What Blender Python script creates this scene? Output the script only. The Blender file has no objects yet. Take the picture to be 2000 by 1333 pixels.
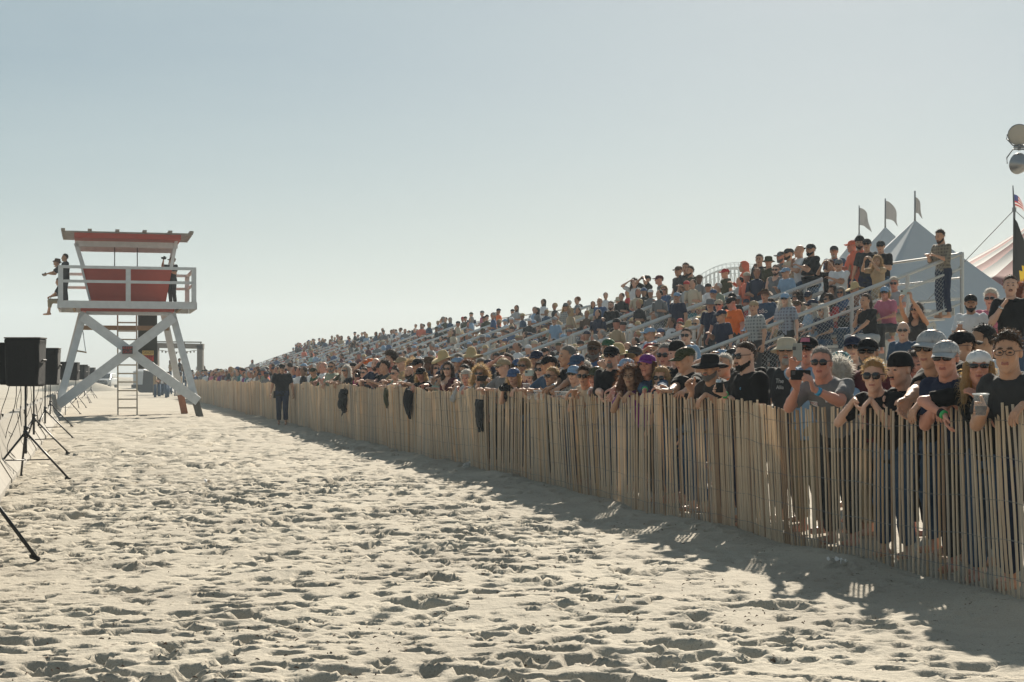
import bpy, math, random
import numpy as np
from mathutils import Matrix, Vector
from mathutils.bvhtree import BVHTree

# ------------------------------------------------------------------ camera, sky, sun, exposure
S = bpy.context.scene
COL = S.collection
CAMH, FPX, HOR = 1.42, 3056.0, 735.0
cam = bpy.data.cameras.new('camera'); co = bpy.data.objects.new('camera', cam); COL.objects.link(co)
co.location = (0, 0, CAMH); co.rotation_euler = (math.radians(90), 0, 0)
cam.sensor_width = 36; cam.lens = FPX/2000*36; cam.shift_y = (HOR-666.5)/2000
cam.clip_start = .1; cam.clip_end = 6000
S.camera = co

SUN_EL, SUN_AZ = math.radians(30), math.radians(13)     # azimuth measured to the right of the view axis
W = bpy.data.worlds.new('World'); S.world = W; W.use_nodes = True
nt = W.node_tree; nt.nodes.clear()
wo = nt.nodes.new('ShaderNodeOutputWorld'); bg = nt.nodes.new('ShaderNodeBackground'); sky = nt.nodes.new('ShaderNodeTexSky')
sky.sky_type = 'NISHITA'; sky.sun_disc = False; sky.sun_elevation = SUN_EL; sky.sun_rotation = SUN_AZ
sky.altitude = 0; sky.air_density = 1.0; sky.dust_density = 1.0; sky.ozone_density = 3.0
hsv = nt.nodes.new('ShaderNodeHueSaturation'); hsv.inputs['Saturation'].default_value = 1.4; hsv.inputs['Value'].default_value = .40; hsv.inputs['Hue'].default_value = .485
bg.inputs[1].default_value = 0.05
nt.links.new(sky.outputs[0], hsv.inputs['Color']); 
# a thin, even veil of high cloud over the whole dome, with faint streaks
veil = nt.nodes.new('ShaderNodeMix'); veil.data_type = 'RGBA'; veil.inputs['B'].default_value = (4.3, 5.1, 5.2, 1)
wtc = nt.nodes.new('ShaderNodeTexCoord'); wmp = nt.nodes.new('ShaderNodeMapping'); wmp.inputs['Scale'].default_value = (1.4, 1.4, 11); wmp.inputs['Rotation'].default_value = (.06, .10, 0)
wn = nt.nodes.new('ShaderNodeTexNoise'); wn.inputs['Scale'].default_value = 1.6; wn.inputs['Detail'].default_value = 5; wn.inputs['Roughness'].default_value = .55
wr_ = nt.nodes.new('ShaderNodeMapRange'); wr_.inputs['From Min'].default_value = .3; wr_.inputs['From Max'].default_value = .7; wr_.inputs['To Min'].default_value = .24; wr_.inputs['To Max'].default_value = .50
nt.links.new(wtc.outputs['Generated'], wmp.inputs[0]); nt.links.new(wmp.outputs[0], wn.inputs['Vector']); nt.links.new(wn.outputs['Fac'], wr_.inputs['Value']); nt.links.new(wr_.outputs[0], veil.inputs['Factor'])
nt.links.new(hsv.outputs[0], veil.inputs['A']); nt.links.new(veil.outputs['Result'], bg.inputs[0]); nt.links.new(bg.outputs[0], wo.inputs[0])

sl = bpy.data.lights.new('sun', 'SUN'); so = bpy.data.objects.new('sun', sl); COL.objects.link(so)
sl.energy = 5.0; sl.angle = math.radians(.6); sl.color = (1, .91, .77)
sd = Vector((math.sin(SUN_AZ)*math.cos(SUN_EL), math.cos(SUN_AZ)*math.cos(SUN_EL), math.sin(SUN_EL)))
so.rotation_euler = sd.to_track_quat('Z', 'Y').to_euler(); so.location = (20, 60, 40)

S.view_settings.view_transform = 'Standard'; S.view_settings.look = 'None'
S.view_settings.exposure = 1.1; S.view_settings.gamma = 1
S.cycles.max_bounces = 6; S.cycles.diffuse_bounces = 2; S.cycles.volume_bounces = 0; S.cycles.transparent_max_bounces = 8
S.cycles.use_denoising = True

# ------------------------------------------------------------------ helpers
RNG = random.Random(7); NR = np.random.default_rng(7)
def srgb(*c):
    return tuple(((v/255)/12.92 if v <= 10 else ((v/255+.055)/1.055)**2.4) for v in c)
def W3(x, y, z):
    "pixel of the photograph (2000 wide) at depth z -> world"
    return Vector(((x-1000)/FPX*z, z, CAMH+(HOR-y)/FPX*z))
def PX(p):
    return (1000+FPX*p[0]/p[1], HOR-FPX*(p[2]-CAMH)/p[1])
FP0 = np.array([3.23, 9.86]); FT = np.array([-.2588, .9659]); FN = np.array([.9659, .2588])
FH = 1.2
def F2W(s, D, h=0.):
    p = FP0+s*FT+D*FN
    return Vector((p[0], p[1], h))
def fz(x, D=0.):
    k = (x-1000)/FPX
    return (D+5.674)/(.9659*k+.2588)
def fs(x, D=0.):
    z = fz(x, D); X = (x-1000)/FPX*z
    return (X-FP0[0])*FT[0]+(z-FP0[1])*FT[1]

def link(o, parent=None):
    COL.objects.link(o)
    if parent is not None: o.parent = parent
    return o
def mesh(name, V, F, mats=(), mi=None, smooth=False):
    me = bpy.data.meshes.new(name)
    V = np.asarray(V, dtype=np.float32)
    if isinstance(F, np.ndarray):
        n, k = F.shape
        me.vertices.add(len(V)); me.vertices.foreach_set('co', V.ravel())
        me.loops.add(n*k); me.loops.foreach_set('vertex_index', F.astype(np.int32).ravel())
        me.polygons.add(n); me.polygons.foreach_set('loop_start', np.arange(0, n*k, k, dtype=np.int32))
        me.polygons.foreach_set('loop_total', np.full(n, k, dtype=np.int32))
    else:
        me.from_pydata([tuple(map(float, v)) for v in V], [], F)
    for m in mats: me.materials.append(m)
    if mi is not None: me.polygons.foreach_set('material_index', np.asarray(mi, dtype=np.int32))
    if smooth: me.polygons.foreach_set('use_smooth', np.ones(len(me.polygons), dtype=bool))
    me.update(calc_edges=True)
    return me
def ob(name, me, parent=None, loc=None, M=None):
    o = bpy.data.objects.new(name, me); link(o, parent)
    if loc is not None: o.location = loc
    if M is not None: o.matrix_local = M
    return o
def empty(name, loc, rz=0):
    o = bpy.data.objects.new(name, None); link(o); o.location = loc; o.rotation_euler = (0, 0, rz); o.empty_display_size = .2
    return o
def tag(o, label=None, cat=None, group=None, kind=None):
    if label: o['label'] = label
    if cat: o['category'] = cat
    if group: o['group'] = group
    if kind: o['kind'] = kind
    return o

class MB:
    "mesh builder"
    def __init__(s): s.v = []; s.f = []
    def add(s, v, f):
        n = len(s.v); s.v += [tuple(p) for p in v]; s.f += [tuple(i+n for i in q) for q in f]; return s
    def box(s, c, d, M=None, taper=1.):
        x, y, z = d[0]/2, d[1]/2, d[2]/2
        P = [Vector((sx*x*(taper if sz > 0 else 1), sy*y*(taper if sz > 0 else 1), sz*z)) for sz in (-1, 1) for sx, sy in ((-1,-1),(1,-1),(1,1),(-1,1))]
        if M is not None: P = [M @ p for p in P]
        P = [p+Vector(c) for p in P]
        return s.add(P, [(3,2,1,0),(4,5,6,7),(0,1,5,4),(1,2,6,5),(2,3,7,6),(3,0,4,7)])
    def beam(s, a, b, w, h, up=(0, 0, 1)):
        "rectangular bar from a to b; w across, h along up"
        a, b = Vector(a), Vector(b); t = (b-a); L = t.length; t.normalize()
        u = Vector(up); u = u-t*u.dot(t)
        if u.length < 1e-4: u = Vector((0, 1, 0))-t*t.y
        u.normalize(); r = t.cross(u)
        P = []
        for q in (a, b):
            for i, j in ((-1,-1),(1,-1),(1,1),(-1,1)): P.append(q+r*(i*w/2)+u*(j*h/2))
        return s.add(P, [(3,2,1,0),(4,5,6,7),(0,1,5,4),(1,2,6,5),(2,3,7,6),(3,0,4,7)])
    def tube(s, pts, r, n=6, cap=True):
        pts = [Vector(p) for p in pts]; rr = r if isinstance(r, (list, tuple)) else [r]*len(pts)
        P = []; F = []
        ref = Vector((0, 0, 1)) if abs((pts[-1]-pts[0]).normalized().z) < .9 else Vector((1, 0, 0))
        for i, p in enumerate(pts):
            t = (pts[min(i+1, len(pts)-1)]-pts[max(i-1, 0)]).normalized()
            u = (ref-t*ref.dot(t)).normalized(); v = t.cross(u)
            for k in range(n):
                a = 2*math.pi*k/n; P.append(p+u*(math.cos(a)*rr[i])+v*(math.sin(a)*rr[i]))
        for i in range(len(pts)-1):
            for k in range(n):
                F.append((i*n+k, i*n+(k+1) % n, (i+1)*n+(k+1) % n, (i+1)*n+k))
        if cap: F += [tuple(range(n-1, -1, -1)), tuple((len(pts)-1)*n+k for k in range(n))]
        return s.add(P, F)
    def lathe(s, prof, n=20, sx=1., sy=1., c=(0, 0, 0), close=False):
        P = []; F = []
        for r, z in prof:
            for k in range(n):
                a = 2*math.pi*k/n; P.append((c[0]+r*sx*math.cos(a), c[1]+r*sy*math.sin(a), c[2]+z))
        for i in range(len(prof)-1):
            for k in range(n):
                F.append((i*n+k, i*n+(k+1) % n, (i+1)*n+(k+1) % n, (i+1)*n+k))
        if close: F += [tuple(range(n-1, -1, -1)), tuple((len(prof)-1)*n+k for k in range(n))]
        return s.add(P, F)
    def build(s, name, mat, parent=None, smooth=False, loc=None, M=None):
        me = mesh(name, s.v, s.f, [mat] if mat else [], smooth=smooth)
        return ob(name, me, parent, loc, M)
    def me(s, name, mats=(), smooth=False): return mesh(name, s.v, s.f, mats, smooth=smooth)

_M = {}
def pm(name, col, rough=.75, var=.12, scale=8., bump=0., bscale=40., metal=0., spec=.5, coat=0., sheen=0., trans=0., obj=True):
    "plain procedural material: noise-varied colour, roughness and fine relief"
    if name in _M: return _M[name]
    m = bpy.data.materials.new(name); m.use_nodes = True; t = m.node_tree; b = t.nodes['Principled BSDF']
    b.inputs['Roughness'].default_value = rough; b.inputs['Metallic'].default_value = metal
    b.inputs['Specular IOR Level'].default_value = spec
    if coat: b.inputs['Coat Weight'].default_value = coat
    if sheen: b.inputs['Sheen Weight'].default_value = sheen; b.inputs['Sheen Roughness'].default_value = .4
    tc = t.nodes.new('ShaderNodeTexCoord')
    n = t.nodes.new('ShaderNodeTexNoise'); n.inputs['Scale'].default_value = scale; n.inputs['Detail'].default_value = 4
    t.links.new(tc.outputs['Object'], n.inputs['Vector'])
    mx = t.nodes.new('ShaderNodeMix'); mx.data_type = 'RGBA'
    mx.inputs['A'].default_value = (*[min(1, c*(1-var)) for c in col], 1); mx.inputs['B'].default_value = (*[min(1, c*(1+var)) for c in col], 1)
    t.links.new(n.outputs['Fac'], mx.inputs['Factor']); t.links.new(mx.outputs['Result'], b.inputs['Base Color'])
    if bump:
        n2 = t.nodes.new('ShaderNodeTexNoise'); n2.inputs['Scale'].default_value = bscale; n2.inputs['Detail'].default_value = 3
        t.links.new(tc.outputs['Object'], n2.inputs['Vector'])
        bp = t.nodes.new('ShaderNodeBump'); bp.inputs['Strength'].default_value = bump; bp.inputs['Distance'].default_value = .02
        t.links.new(n2.outputs['Fac'], bp.inputs['Height']); t.links.new(bp.outputs[0], b.inputs['Normal'])
    if trans:
        tr = t.nodes.new('ShaderNodeBsdfTranslucent'); mxs = t.nodes.new('ShaderNodeMixShader'); mxs.inputs[0].default_value = trans
        t.links.new(mx.outputs['Result'], tr.inputs['Color']); out = t.nodes['Material Output']
        t.links.new(b.outputs[0], mxs.inputs[1]); t.links.new(tr.outputs[0], mxs.inputs[2]); t.links.new(mxs.outputs[0], out.inputs['Surface'])
    _M[name] = m
    return m
def glass(name, col, rough=.05, alpha=.35):
    if name in _M: return _M[name]
    m = bpy.data.materials.new(name); m.use_nodes = True; t = m.node_tree; b = t.nodes['Principled BSDF']
    b.inputs['Base Color'].default_value = (*col, 1); b.inputs['Roughness'].default_value = rough; b.inputs['Alpha'].default_value = alpha
    _M[name] = m; return m

def h2(ix, iy, seed):
    h = (ix*374761393+iy*668265263+seed*1442695041) & 0xffffffff
    h = ((h ^ (h >> 13))*1274126177) & 0xffffffff
    return ((h ^ (h >> 16)) & 0xffff)/65535.
def vnoise(x, y, seed=0):
    ix = np.floor(x).astype(np.int64); iy = np.floor(y).astype(np.int64); fx = x-ix; fy = y-iy
    fx = fx*fx*fx*(fx*(fx*6-15)+10); fy = fy*fy*fy*(fy*(fy*6-15)+10)
    a = h2(ix, iy, seed); b = h2(ix+1, iy, seed); c = h2(ix, iy+1, seed); d = h2(ix+1, iy+1, seed)
    return (a*(1-fx)+b*fx)*(1-fy)+(c*(1-fx)+d*fx)*fy

# ------------------------------------------------------------------ the sand
def grade(a, b, r, first):
    out = [a]; st = first
    while out[-1] < b: out.append(out[-1]+st); st *= r
    return out
def sand():
    xs = list(np.arange(-3.6, 3.9, .024))
    L = grade(3.6, 14., 1.013, .03)[1:]; L += grade(L[-1], 1500, 1.22, .3)[1:]
    Rr = grade(3.9, 14., 1.05, .04)[1:]; Rr += grade(Rr[-1], 1500, 1.22, .4)[1:]
    xs = np.array([-v for v in L[::-1]]+xs+Rr)
    ys = [-30, -15, -6, -2, 0, 2, 3.5, 4.6, 5.3, 5.7, 5.9]
    y = 6.0
    while y < 95: ys.append(y); y *= (1.0027 if y < 22 else 1.0042)
    while y < 1500: ys.append(y); y *= 1.06
    ys = np.array(ys)
    X, Y = np.meshgrid(xs, ys)
    near = np.clip((90-Y)/40, 0, 1)*np.clip((Y-4.5)/1, 0, 1)
    H = .05*(vnoise(X*.35, Y*.35, 1)-.5)+.03*(vnoise(X*1.1, Y*1.1, 2)-.5)+.026*(vnoise(X*3.1, Y*2.6, 3)-.5)
    R = np.random.default_rng(5)
    def stamp(cx, cy, r, el, ang, dep, rim, sharp):
        e = r*el*1.7
        i0, i1 = np.searchsorted(ys, [cy-e, cy+e]); j0, j1 = np.searchsorted(xs, [cx-e, cx+e])
        if i1-i0 < 2 or j1-j0 < 2: return
        x = X[i0:i1, j0:j1]-cx; yv = Y[i0:i1, j0:j1]-cy
        c, sn = math.cos(ang), math.sin(ang)
        u = (x*c+yv*sn)/(r*el); v = (-x*sn+yv*c)/r
        wob = .25*(vnoise((x+cx)*9, (yv+cy)*9, 8)-.5)
        d = np.sqrt(u*u+v*v)+wob
        h = H[i0:i1, j0:j1]
        hc = .35*float(h[h.shape[0]//2, h.shape[1]//2])
        bowl = hc-dep*(1-np.clip(d, 0, 1.6)**sharp)
        h = np.minimum(h, bowl)
        h = h+rim*np.exp(-((d-1.12)/.22)**2)*(vnoise((x+cx)*5, (yv+cy)*5, 9)+.3)
        H[i0:i1, j0:j1] = h
    # trodden sand between the barrier and the slat fence
    yy0 = 5.7
    while yy0 < 62:
        cell = .135 if yy0 < 14 else (.165 if yy0 < 24 else .26)
        ww = .40*yy0+1.1; xx0 = -ww
        while xx0 < ww:
            xx = xx0+cell*R.uniform(-.1, 1.1); yy = yy0+cell*R.uniform(-.5, 1.5); xx0 += cell*R.uniform(1.0, 1.45)
            D = (xx-FP0[0])*FN[0]+(yy-FP0[1])*FN[1]
            if D > .3: continue
            soft = min(1, max(.2, -D/2.6))              # calmer strip by the fence
            cl = .55*vnoise(np.array([xx*.6]), np.array([yy*.45]), 4)[0]+.45*vnoise(np.array([xx*1.9]), np.array([yy*1.7]), 14)[0]
            if R.random() > (.36+.95*cl)*(.4+.6*soft): continue
            big = R.random() < .14
            r = cell*(R.uniform(.28, .50) if not big else R.uniform(.5, .8))*(.75+.5*cl)
            stamp(xx, yy, r, R.uniform(1.0, 1.7), R.normal(.10, .40), r*R.uniform(.8, 1.3)*(.45+.55*soft)*(1 if not big else .7), r*R.uniform(.04, .20), R.uniform(1.8, 3.6))
        yy0 += cell*.98
    Dm = (X-FP0[0])*FN[0]+(Y-FP0[1])*FN[1]
    fine = (vnoise(X*13, Y*11, 11)-.5)*.010+(vnoise(X*27, Y*23, 12)-.5)*.005
    H = H+fine*np.clip(-Dm/.8+.5, .4, 1)
    H = H*near
    H += .05*np.exp(-((Dm+.12)/.22)**2)*np.clip((vnoise(X*.9, Y*.9, 21)-.25)*1.6, 0, 1)*near     # sand drifted against the slats
    H[Y > 95] += .6*(vnoise(X*.03, Y*.03, 30)-.5)[Y > 95]
    nx, ny = len(xs), len(ys)
    I = np.arange(nx*ny).reshape(ny, nx)
    Q = np.stack([I[:-1, :-1], I[:-1, 1:], I[1:, 1:], I[1:, :-1]], -1).reshape(-1, 4)
    m = bpy.data.materials.new('dry_sand'); m.use_nodes = True; t = m.node_tree; b = t.nodes['Principled BSDF']
    b.inputs['Roughness'].default_value = .95; b.inputs['Specular IOR Level'].default_value = .15
    tc = t.nodes.new('ShaderNodeTexCoord')
    def noise(sc, det=5, rough=.6):
        n = t.nodes.new('ShaderNodeTexNoise'); n.inputs['Scale'].default_value = sc; n.inputs['Detail'].default_value = det; n.inputs['Roughness'].default_value = rough
        t.links.new(tc.outputs['Object'], n.inputs['Vector']); return n
    n1 = noise(.7); n2 = noise(140, 3); n3 = noise(5.)
    r1 = t.nodes.new('ShaderNodeValToRGB'); r1.color_ramp.elements[0].position = .3; r1.color_ramp.elements[1].position = .72
    r1.color_ramp.elements[0].color = (.345, .31, .255, 1); r1.color_ramp.elements[1].color = (.46, .42, .345, 1)
    t.links.new(n1.outputs['Fac'], r1.inputs[0])
    sp = t.nodes.new('ShaderNodeValToRGB'); sp.color_ramp.elements[0].position = .33; sp.color_ramp.elements[0].color = (.45, .45, .47, 1); sp.color_ramp.elements[1].position = .5; sp.color_ramp.elements[1].color = (1, 1, 1, 1)
    t.links.new(n2.outputs['Fac'], sp.inputs[0])
    mu = t.nodes.new('ShaderNodeMix'); mu.data_type = 'RGBA'; mu.blend_type = 'MULTIPLY'; mu.inputs['Factor'].default_value = .55
    t.links.new(r1.outputs[0], mu.inputs['A']); t.links.new(sp.outputs[0], mu.inputs['B'])
    # scattered dark weed crumbs
    n4 = noise(26, 2); n5 = noise(1.1, 2)
    c4 = t.nodes.new('ShaderNodeMath'); c4.operation = 'MULTIPLY_ADD'; c4.inputs[1].default_value = .35; t.links.new(n5.outputs['Fac'], c4.inputs[0]); t.links.new(n4.outputs['Fac'], c4.inputs[2])
    r4 = t.nodes.new('ShaderNodeValToRGB'); r4.color_ramp.elements[0].position = .86; r4.color_ramp.elements[1].position = .92; t.links.new(c4.outputs[0], r4.inputs[0])
    mw = t.nodes.new('ShaderNodeMix'); mw.data_type = 'RGBA'; mw.inputs['B'].default_value = (.075, .05, .033, 1)
    t.links.new(r4.outputs[0], mw.inputs['Factor']); t.links.new(mu.outputs['Result'], mw.inputs['A']); t.links.new(mw.outputs['Result'], b.inputs['Base Color'])
    b1 = t.nodes.new('ShaderNodeBump'); b1.inputs['Strength'].default_value = .5; b1.inputs['Distance'].default_value = .03
    b2 = t.nodes.new('ShaderNodeBump'); b2.inputs['Strength'].default_value = .35; b2.inputs['Distance'].default_value = .006
    n6 = noise(22, 4); t.links.new(n6.outputs['Fac'], b1.inputs['Height']); t.links.new(n2.outputs['Fac'], b2.inputs['Height'])
    t.links.new(b1.outputs[0], b2.inputs['Normal']); t.links.new(b2.outputs[0], b.inputs['Normal'])
    me = mesh('sand', np.stack([X.ravel(), Y.ravel(), H.ravel()], 1), Q, [m], smooth=True)
    return tag(ob('sand', me), kind='structure')
sand()
# ------------------------------------------------------------------ slat fence
def straw(name, c, g):
    if name in _M: return _M[name]
    m = pm(name, c, .7, .22, 9., .25, 60., spec=.3, trans=.12); t = m.node_tree
    for n in t.nodes:
        if n.type == 'TEX_NOISE':
            mp = t.nodes.new('ShaderNodeMapping'); mp.inputs['Scale'].default_value = (3, 3, .35)
            src = n.inputs['Vector'].links[0].from_socket
            t.links.new(src, mp.inputs['Vector']); t.links.new(mp.outputs[0], n.inputs['Vector'])
    return m
STRAW = [straw('straw_slat_%s' % k, c, 0) for k, c in (('pale', (.68, .545, .395)), ('tan', (.61, .465, .325)), ('grey', (.53, .45, .36)), ('brown', (.42, .285, .185)), ('honey', (.61, .42, .25)))]
WIRE = pm('galvanised_wire', (.16, .17, .17), .5, .2, metal=.6)
def slat_mesh(seed, n=8, rings=5):
    R = random.Random(seed); V = []; F = []
    bx, by = R.uniform(-.008, .008), R.uniform(-.008, .008)
    for i in range(rings):
        u = i/(rings-1); r = .0095*(1.05-.11*u)*(1+R.uniform(-.03, .03))
        ox, oy = bx*math.sin(u*3.1), by*math.sin(u*3.1)
        for k in range(n):
            a = 2*math.pi*k/n; V.append((ox+r*math.cos(a), oy+r*math.sin(a)*.9, -.06+u*(FH+.06)))
    for i in range(rings-1):
        for k in range(n): F.append((i*n+k, i*n+(k+1) % n, (i+1)*n+(k+1) % n, (i+1)*n+k))
    F += [tuple((rings-1)*n+k for k in range(n))]
    return mesh('slat', V, F, [STRAW[0]], smooth=False)
def fence_D(s): return .05*math.sin(s*.55+.6)+.035*math.sin(s*1.7)+.03*math.sin(s*.21)
def lean_along(s): return .012+.03*math.sin(s*.83+1)+.02*math.sin(s*2.3+.5)+.012*math.sin(s*5.1)
def lean_out(s): return -.03+.03*math.sin(s*1.1)
def top_z(s): return .03*math.sin(s*.9+2)+.015*math.sin(s*3.1)
JOIN = [-2.6, fs(1426), fs(942), fs(630), fs(545), fs(470), 84.]
SL = [slat_mesh(i) for i in range(6)]
R = random.Random(11)
def slat_xf(s):
    p = F2W(s, fence_D(s)+R.uniform(-.004, .004))
    la = lean_along(s)+R.gauss(0, .0055); lo = lean_out(s)+R.gauss(0, .006)
    t = Vector((FT[0], FT[1], 0)); n = Vector((FN[0], FN[1], 0))
    up = (Vector((0, 0, 1))+t*la+n*lo).normalized()
    x = (t-up*t.dot(up)).normalized(); y = up.cross(x)
    sc = 1+top_z(s)+R.gauss(0, .009)
    rr = R.uniform(.9, 1.12)*(1.0 if s < 4 else 1.16)
    return Matrix(((x.x*rr, y.x*rr, up.x*sc, p.x), (x.y*rr, y.y*rr, up.y*sc, p.y), (x.z*rr, y.z*rr, up.z*sc, 0), (0, 0, 0, 1)))
flab = ['slat fence roll in the right foreground, gaps between its round straw slats', 'slat fence roll between the orange post and the hanging dark jacket', 'slat fence roll with a black backpack hanging over it', 'slat fence roll directly behind the walking man in black', 'slat fence roll just past the walking man, far side', 'farthest slat fence roll, running past the lifeguard tower']
for i in range(6):
    s0, s1 = JOIN[i], JOIN[i+1]
    root = empty('slat_fence', F2W(s0, 0)); tag(root, flab[i], 'fence', 'slat fence rolls along the track')
    rl = Matrix.Translation(-root.location)
    s = s0+.03; SV = []; SF = []; SM = []; k = 0
    while s < s1-.02:
        g = vnoise(np.array([s*.8]), np.array([3.]), 5)[0]
        mi = R.choices(range(5), [3.2, 2.5, 1.2+2*g, .5+1.0*(1-g), .7])[0]
        M = rl @ slat_xf(s)
        if i < 2:
            o = ob('slat', SL[R.randrange(6)], root); o.matrix_local = M
            o.material_slots[0].link = 'OBJECT'; o.material_slots[0].material = STRAW[mi]
        else:
            n = len(SV); rings = (0, .5, 1); q = 5
            for u in rings:
                for a in range(q):
                    SV.append(M @ Vector((.0105*math.cos(a*2*math.pi/q), .0105*math.sin(a*2*math.pi/q), -.06+u*(FH+.06))))
            for ri in range(2):
                for a in range(q):
                    SF.append((n+ri*q+a, n+ri*q+(a+1) % q, n+(ri+1)*q+(a+1) % q, n+(ri+1)*q+a)); SM.append(mi)
        s += R.gauss(.038 if 3.4 < s < 5.2 else (.060 if i < 2 else .05), .0035)
        k += 1
    if SV:
        tag(ob('slat_run', mesh('slat_run', SV, SF, STRAW, SM), root), kind='stuff')
    if i < 3:
        for hz in (.10, .34, .60, .86, 1.08):
            mb = MB(); st = s0
            for off in (-.013, .013):
                pts = []; st = s0
                while st < s1:
                    la, lo = lean_along(st), lean_out(st)
                    p = F2W(st+la*hz, fence_D(st)+lo*hz+off, hz*(1+top_z(st))+.006*math.sin(st*9)+.012*math.sin(st*1.3+hz*7)); pts.append(p-root.location); st += .12
                mb.tube(pts, .0019, 3, cap=False)
            mb.build('wire', WIRE, root)
    # the post that carries the roll's end
    pp = F2W(s1, fence_D(s1)+.05)-root.location
    pb = MB().tube([pp+Vector((0, 0, -.1)), pp+Vector((.004, 0, .65)), pp+Vector((0, .01, 1.22+.02*(i % 2)))], .026, 9)
    pb.build('post', pm('cane_post', (.46, .28, .10), .65, .25, 12) if i == 0 else STRAW[3], root, smooth=True)

# ------------------------------------------------------------------ lifeguard tower
def wb(mb, name, mat, root, smooth=False):
    o = root.matrix_basis.translation
    off = Vector(root.location); 
    if root.parent is not None: off = off+Vector(root.parent.location)
    mb.v = [tuple(Vector(p)-off) for p in mb.v]
    return mb.build(name, mat, root, smooth)
def text_mesh(txt, size, mat, name='lettering', ext=.002):
    cu = bpy.data.curves.new('t', 'FONT'); cu.body = txt; cu.size = size; cu.extrude = ext; cu.align_x = 'CENTER'; cu.align_y = 'CENTER'; cu.resolution_u = 3
    o = bpy.data.objects.new('t', cu); COL.objects.link(o)
    me = bpy.data.meshes.new_from_object(o.evaluated_get(bpy.context.evaluated_depsgraph_get()))
    bpy.data.objects.remove(o); me.name = name; me.materials.clear(); me.materials.append(mat)
    return me
WHITE = pm('weathered_white_paint', (.62, .63, .63), .6, .2, 5., .2, 30)
REDP = pm('orange_red_paint', (.40, .052, .022), .6, .14, 5., .1, 30)
RAW = pm('raw_timber', (.30, .21, .12), .8, .25, 6., .3, 30)
DARKG = pm('dark_green_panel', (.035, .04, .03), .7, .25, 3)
def tower():
    zf, zc, zk, zb = 55.2, 56.3, 58.4, 59.3
    g = W3(250, 812, 56); root = empty('lifeguard_tower', (g.x, 57, 0))
    tag(root, 'tall white lifeguard tower with red cabin standing on splayed legs', 'lifeguard tower')
    P = lambda x, y, z: W3(x+14.5*(z-55.2), y, z)
    def beam(name, a, b, w, h, mat, up=(0, 0, 1), par=None):
        return wb(MB().beam(a, b, w, h, up), name, mat, par or root)
    deck = P(250, 589, zf).z; Xl, Xr = P(119, 0, zf).x, P(379, 0, zf).x
    rt = P(250, 523, zf).z; rm = P(250, 551, zf).z
    fwd = (0, 1, 0)
    # legs
    tl, tr = P(166, 612, 55.7), P(334, 612, 55.7)
    for a, b, m in ((tl, Vector((P(112, 0, 55.0).x, 54.9, -.1)), WHITE), (tr, Vector((P(388, 0, 55.0).x, 54.9, -.1)), WHITE), (P(160, 614, 58.4), Vector((P(110, 0, 58.9).x, 58.9, -.1)), WHITE), (P(316, 614, 58.4), Vector((P(356, 0, 58.9).x, 58.9, -.1)), WHITE)):
        l = beam('leg', a, b, .24, .2, m, fwd)
        d = (b-a).normalized(); e = b-d*.0
        wb(MB().beam(b-d*.62, b-d*.02, .245, .205, fwd), 'footing', pm('worn_foot', (.19, .155, .12), .9, .3, 12), root) if False else None
    for k, (x, z) in enumerate(((388, 55.0), (356, 58.9))):
        b = Vector((P(x, 0, z).x, z-.1 if k == 0 else z, -.1)); a = (tr if k == 0 else P(316, 614, 58.4)); d = (b-a).normalized()
        wb(MB().beam(b-d*.85, b-d*.0, .247, .207, fwd), 'worn_foot', pm('worn_foot', (.13, .115, .09) if k == 0 else (.30, .11, .05), .9, .35, 9) if k == 0 else pm('rusty_foot', (.30, .12, .055), .9, .4, 9), root)
    # crossed braces
    beam('brace', P(163, 619, 55.45), P(384, 785, 54.85), .07, .33, WHITE, (0, 0, 1))
    beam('brace', P(337, 619, 55.36), P(118, 790, 54.76), .07, .33, WHITE, (0, 0, 1))
    beam('crossbeam', P(163, 641, 58.3), P(326, 641, 58.3), .12, .17, RAW)
    beam('crossbeam', P(170, 612.5, 55.75), P(332, 612.5, 55.75), .18, .12, WHITE)
    # red floor box and deck
    z0, z1 = P(0, 609, zf).z, P(0, 598, zf).z
    mb = MB(); xa, xb = P(160, 0, zc).x, P(336, 0, zc).x
    mb.box(((xa+xb)/2, (55.6+58.9)/2, (z0+z1)/2+.02), (xb-xa, 3.3, z1-z0)); wb(mb, 'floor_box', REDP, root)
    x = 55.32; kk = 0
    while x < zb-.1:
        wb(MB().box(((Xl+Xr)/2, x+.07, deck-.06), (Xr-Xl-.04, .13, .05)), 'deck_plank', RAW, root); x += .145
    for xx in np.linspace(Xl+.5, Xr-.5, 5):
        wb(MB().box((xx, 57.25, deck-.17), (.08, 3.7, .14)), 'joist', RAW, root)
    hf = .26
    beam('fascia', (Xl, zf, deck-.12), (Xr, zf, deck-.12), .05, hf, WHITE)
    beam('fascia', (Xl, zb, deck-.12), (Xr, zb, deck-.12), .05, hf, WHITE)
    beam('fascia', (Xl-.03, zf+.03, deck-.12), (Xl-.03, zb-.03, deck-.12), .05, hf, WHITE)
    beam('fascia', (Xr+.03, zf+.03, deck-.12), (Xr+.03, zb-.03, deck-.12), .05, hf, WHITE)
    # railings
    for zz in (zf, zb):
        for xx in (Xl+.06, (Xl+Xr)/2+.01, Xr-.06):
            if zz == zb and abs(xx-(Xl+Xr)/2) < .1: continue
            beam('railing_post', (xx, zz, deck), (xx, zz, rt-.03), .17, .09, WHITE, fwd)
        beam('rail', (Xl-.02, zz, rt), (Xr+.02, zz, rt), .12, .10, WHITE)
        beam('rail', (Xl+.14, zz-.06, rm), (Xr-.14, zz-.06, rm), .04, .10, WHITE)
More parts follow.
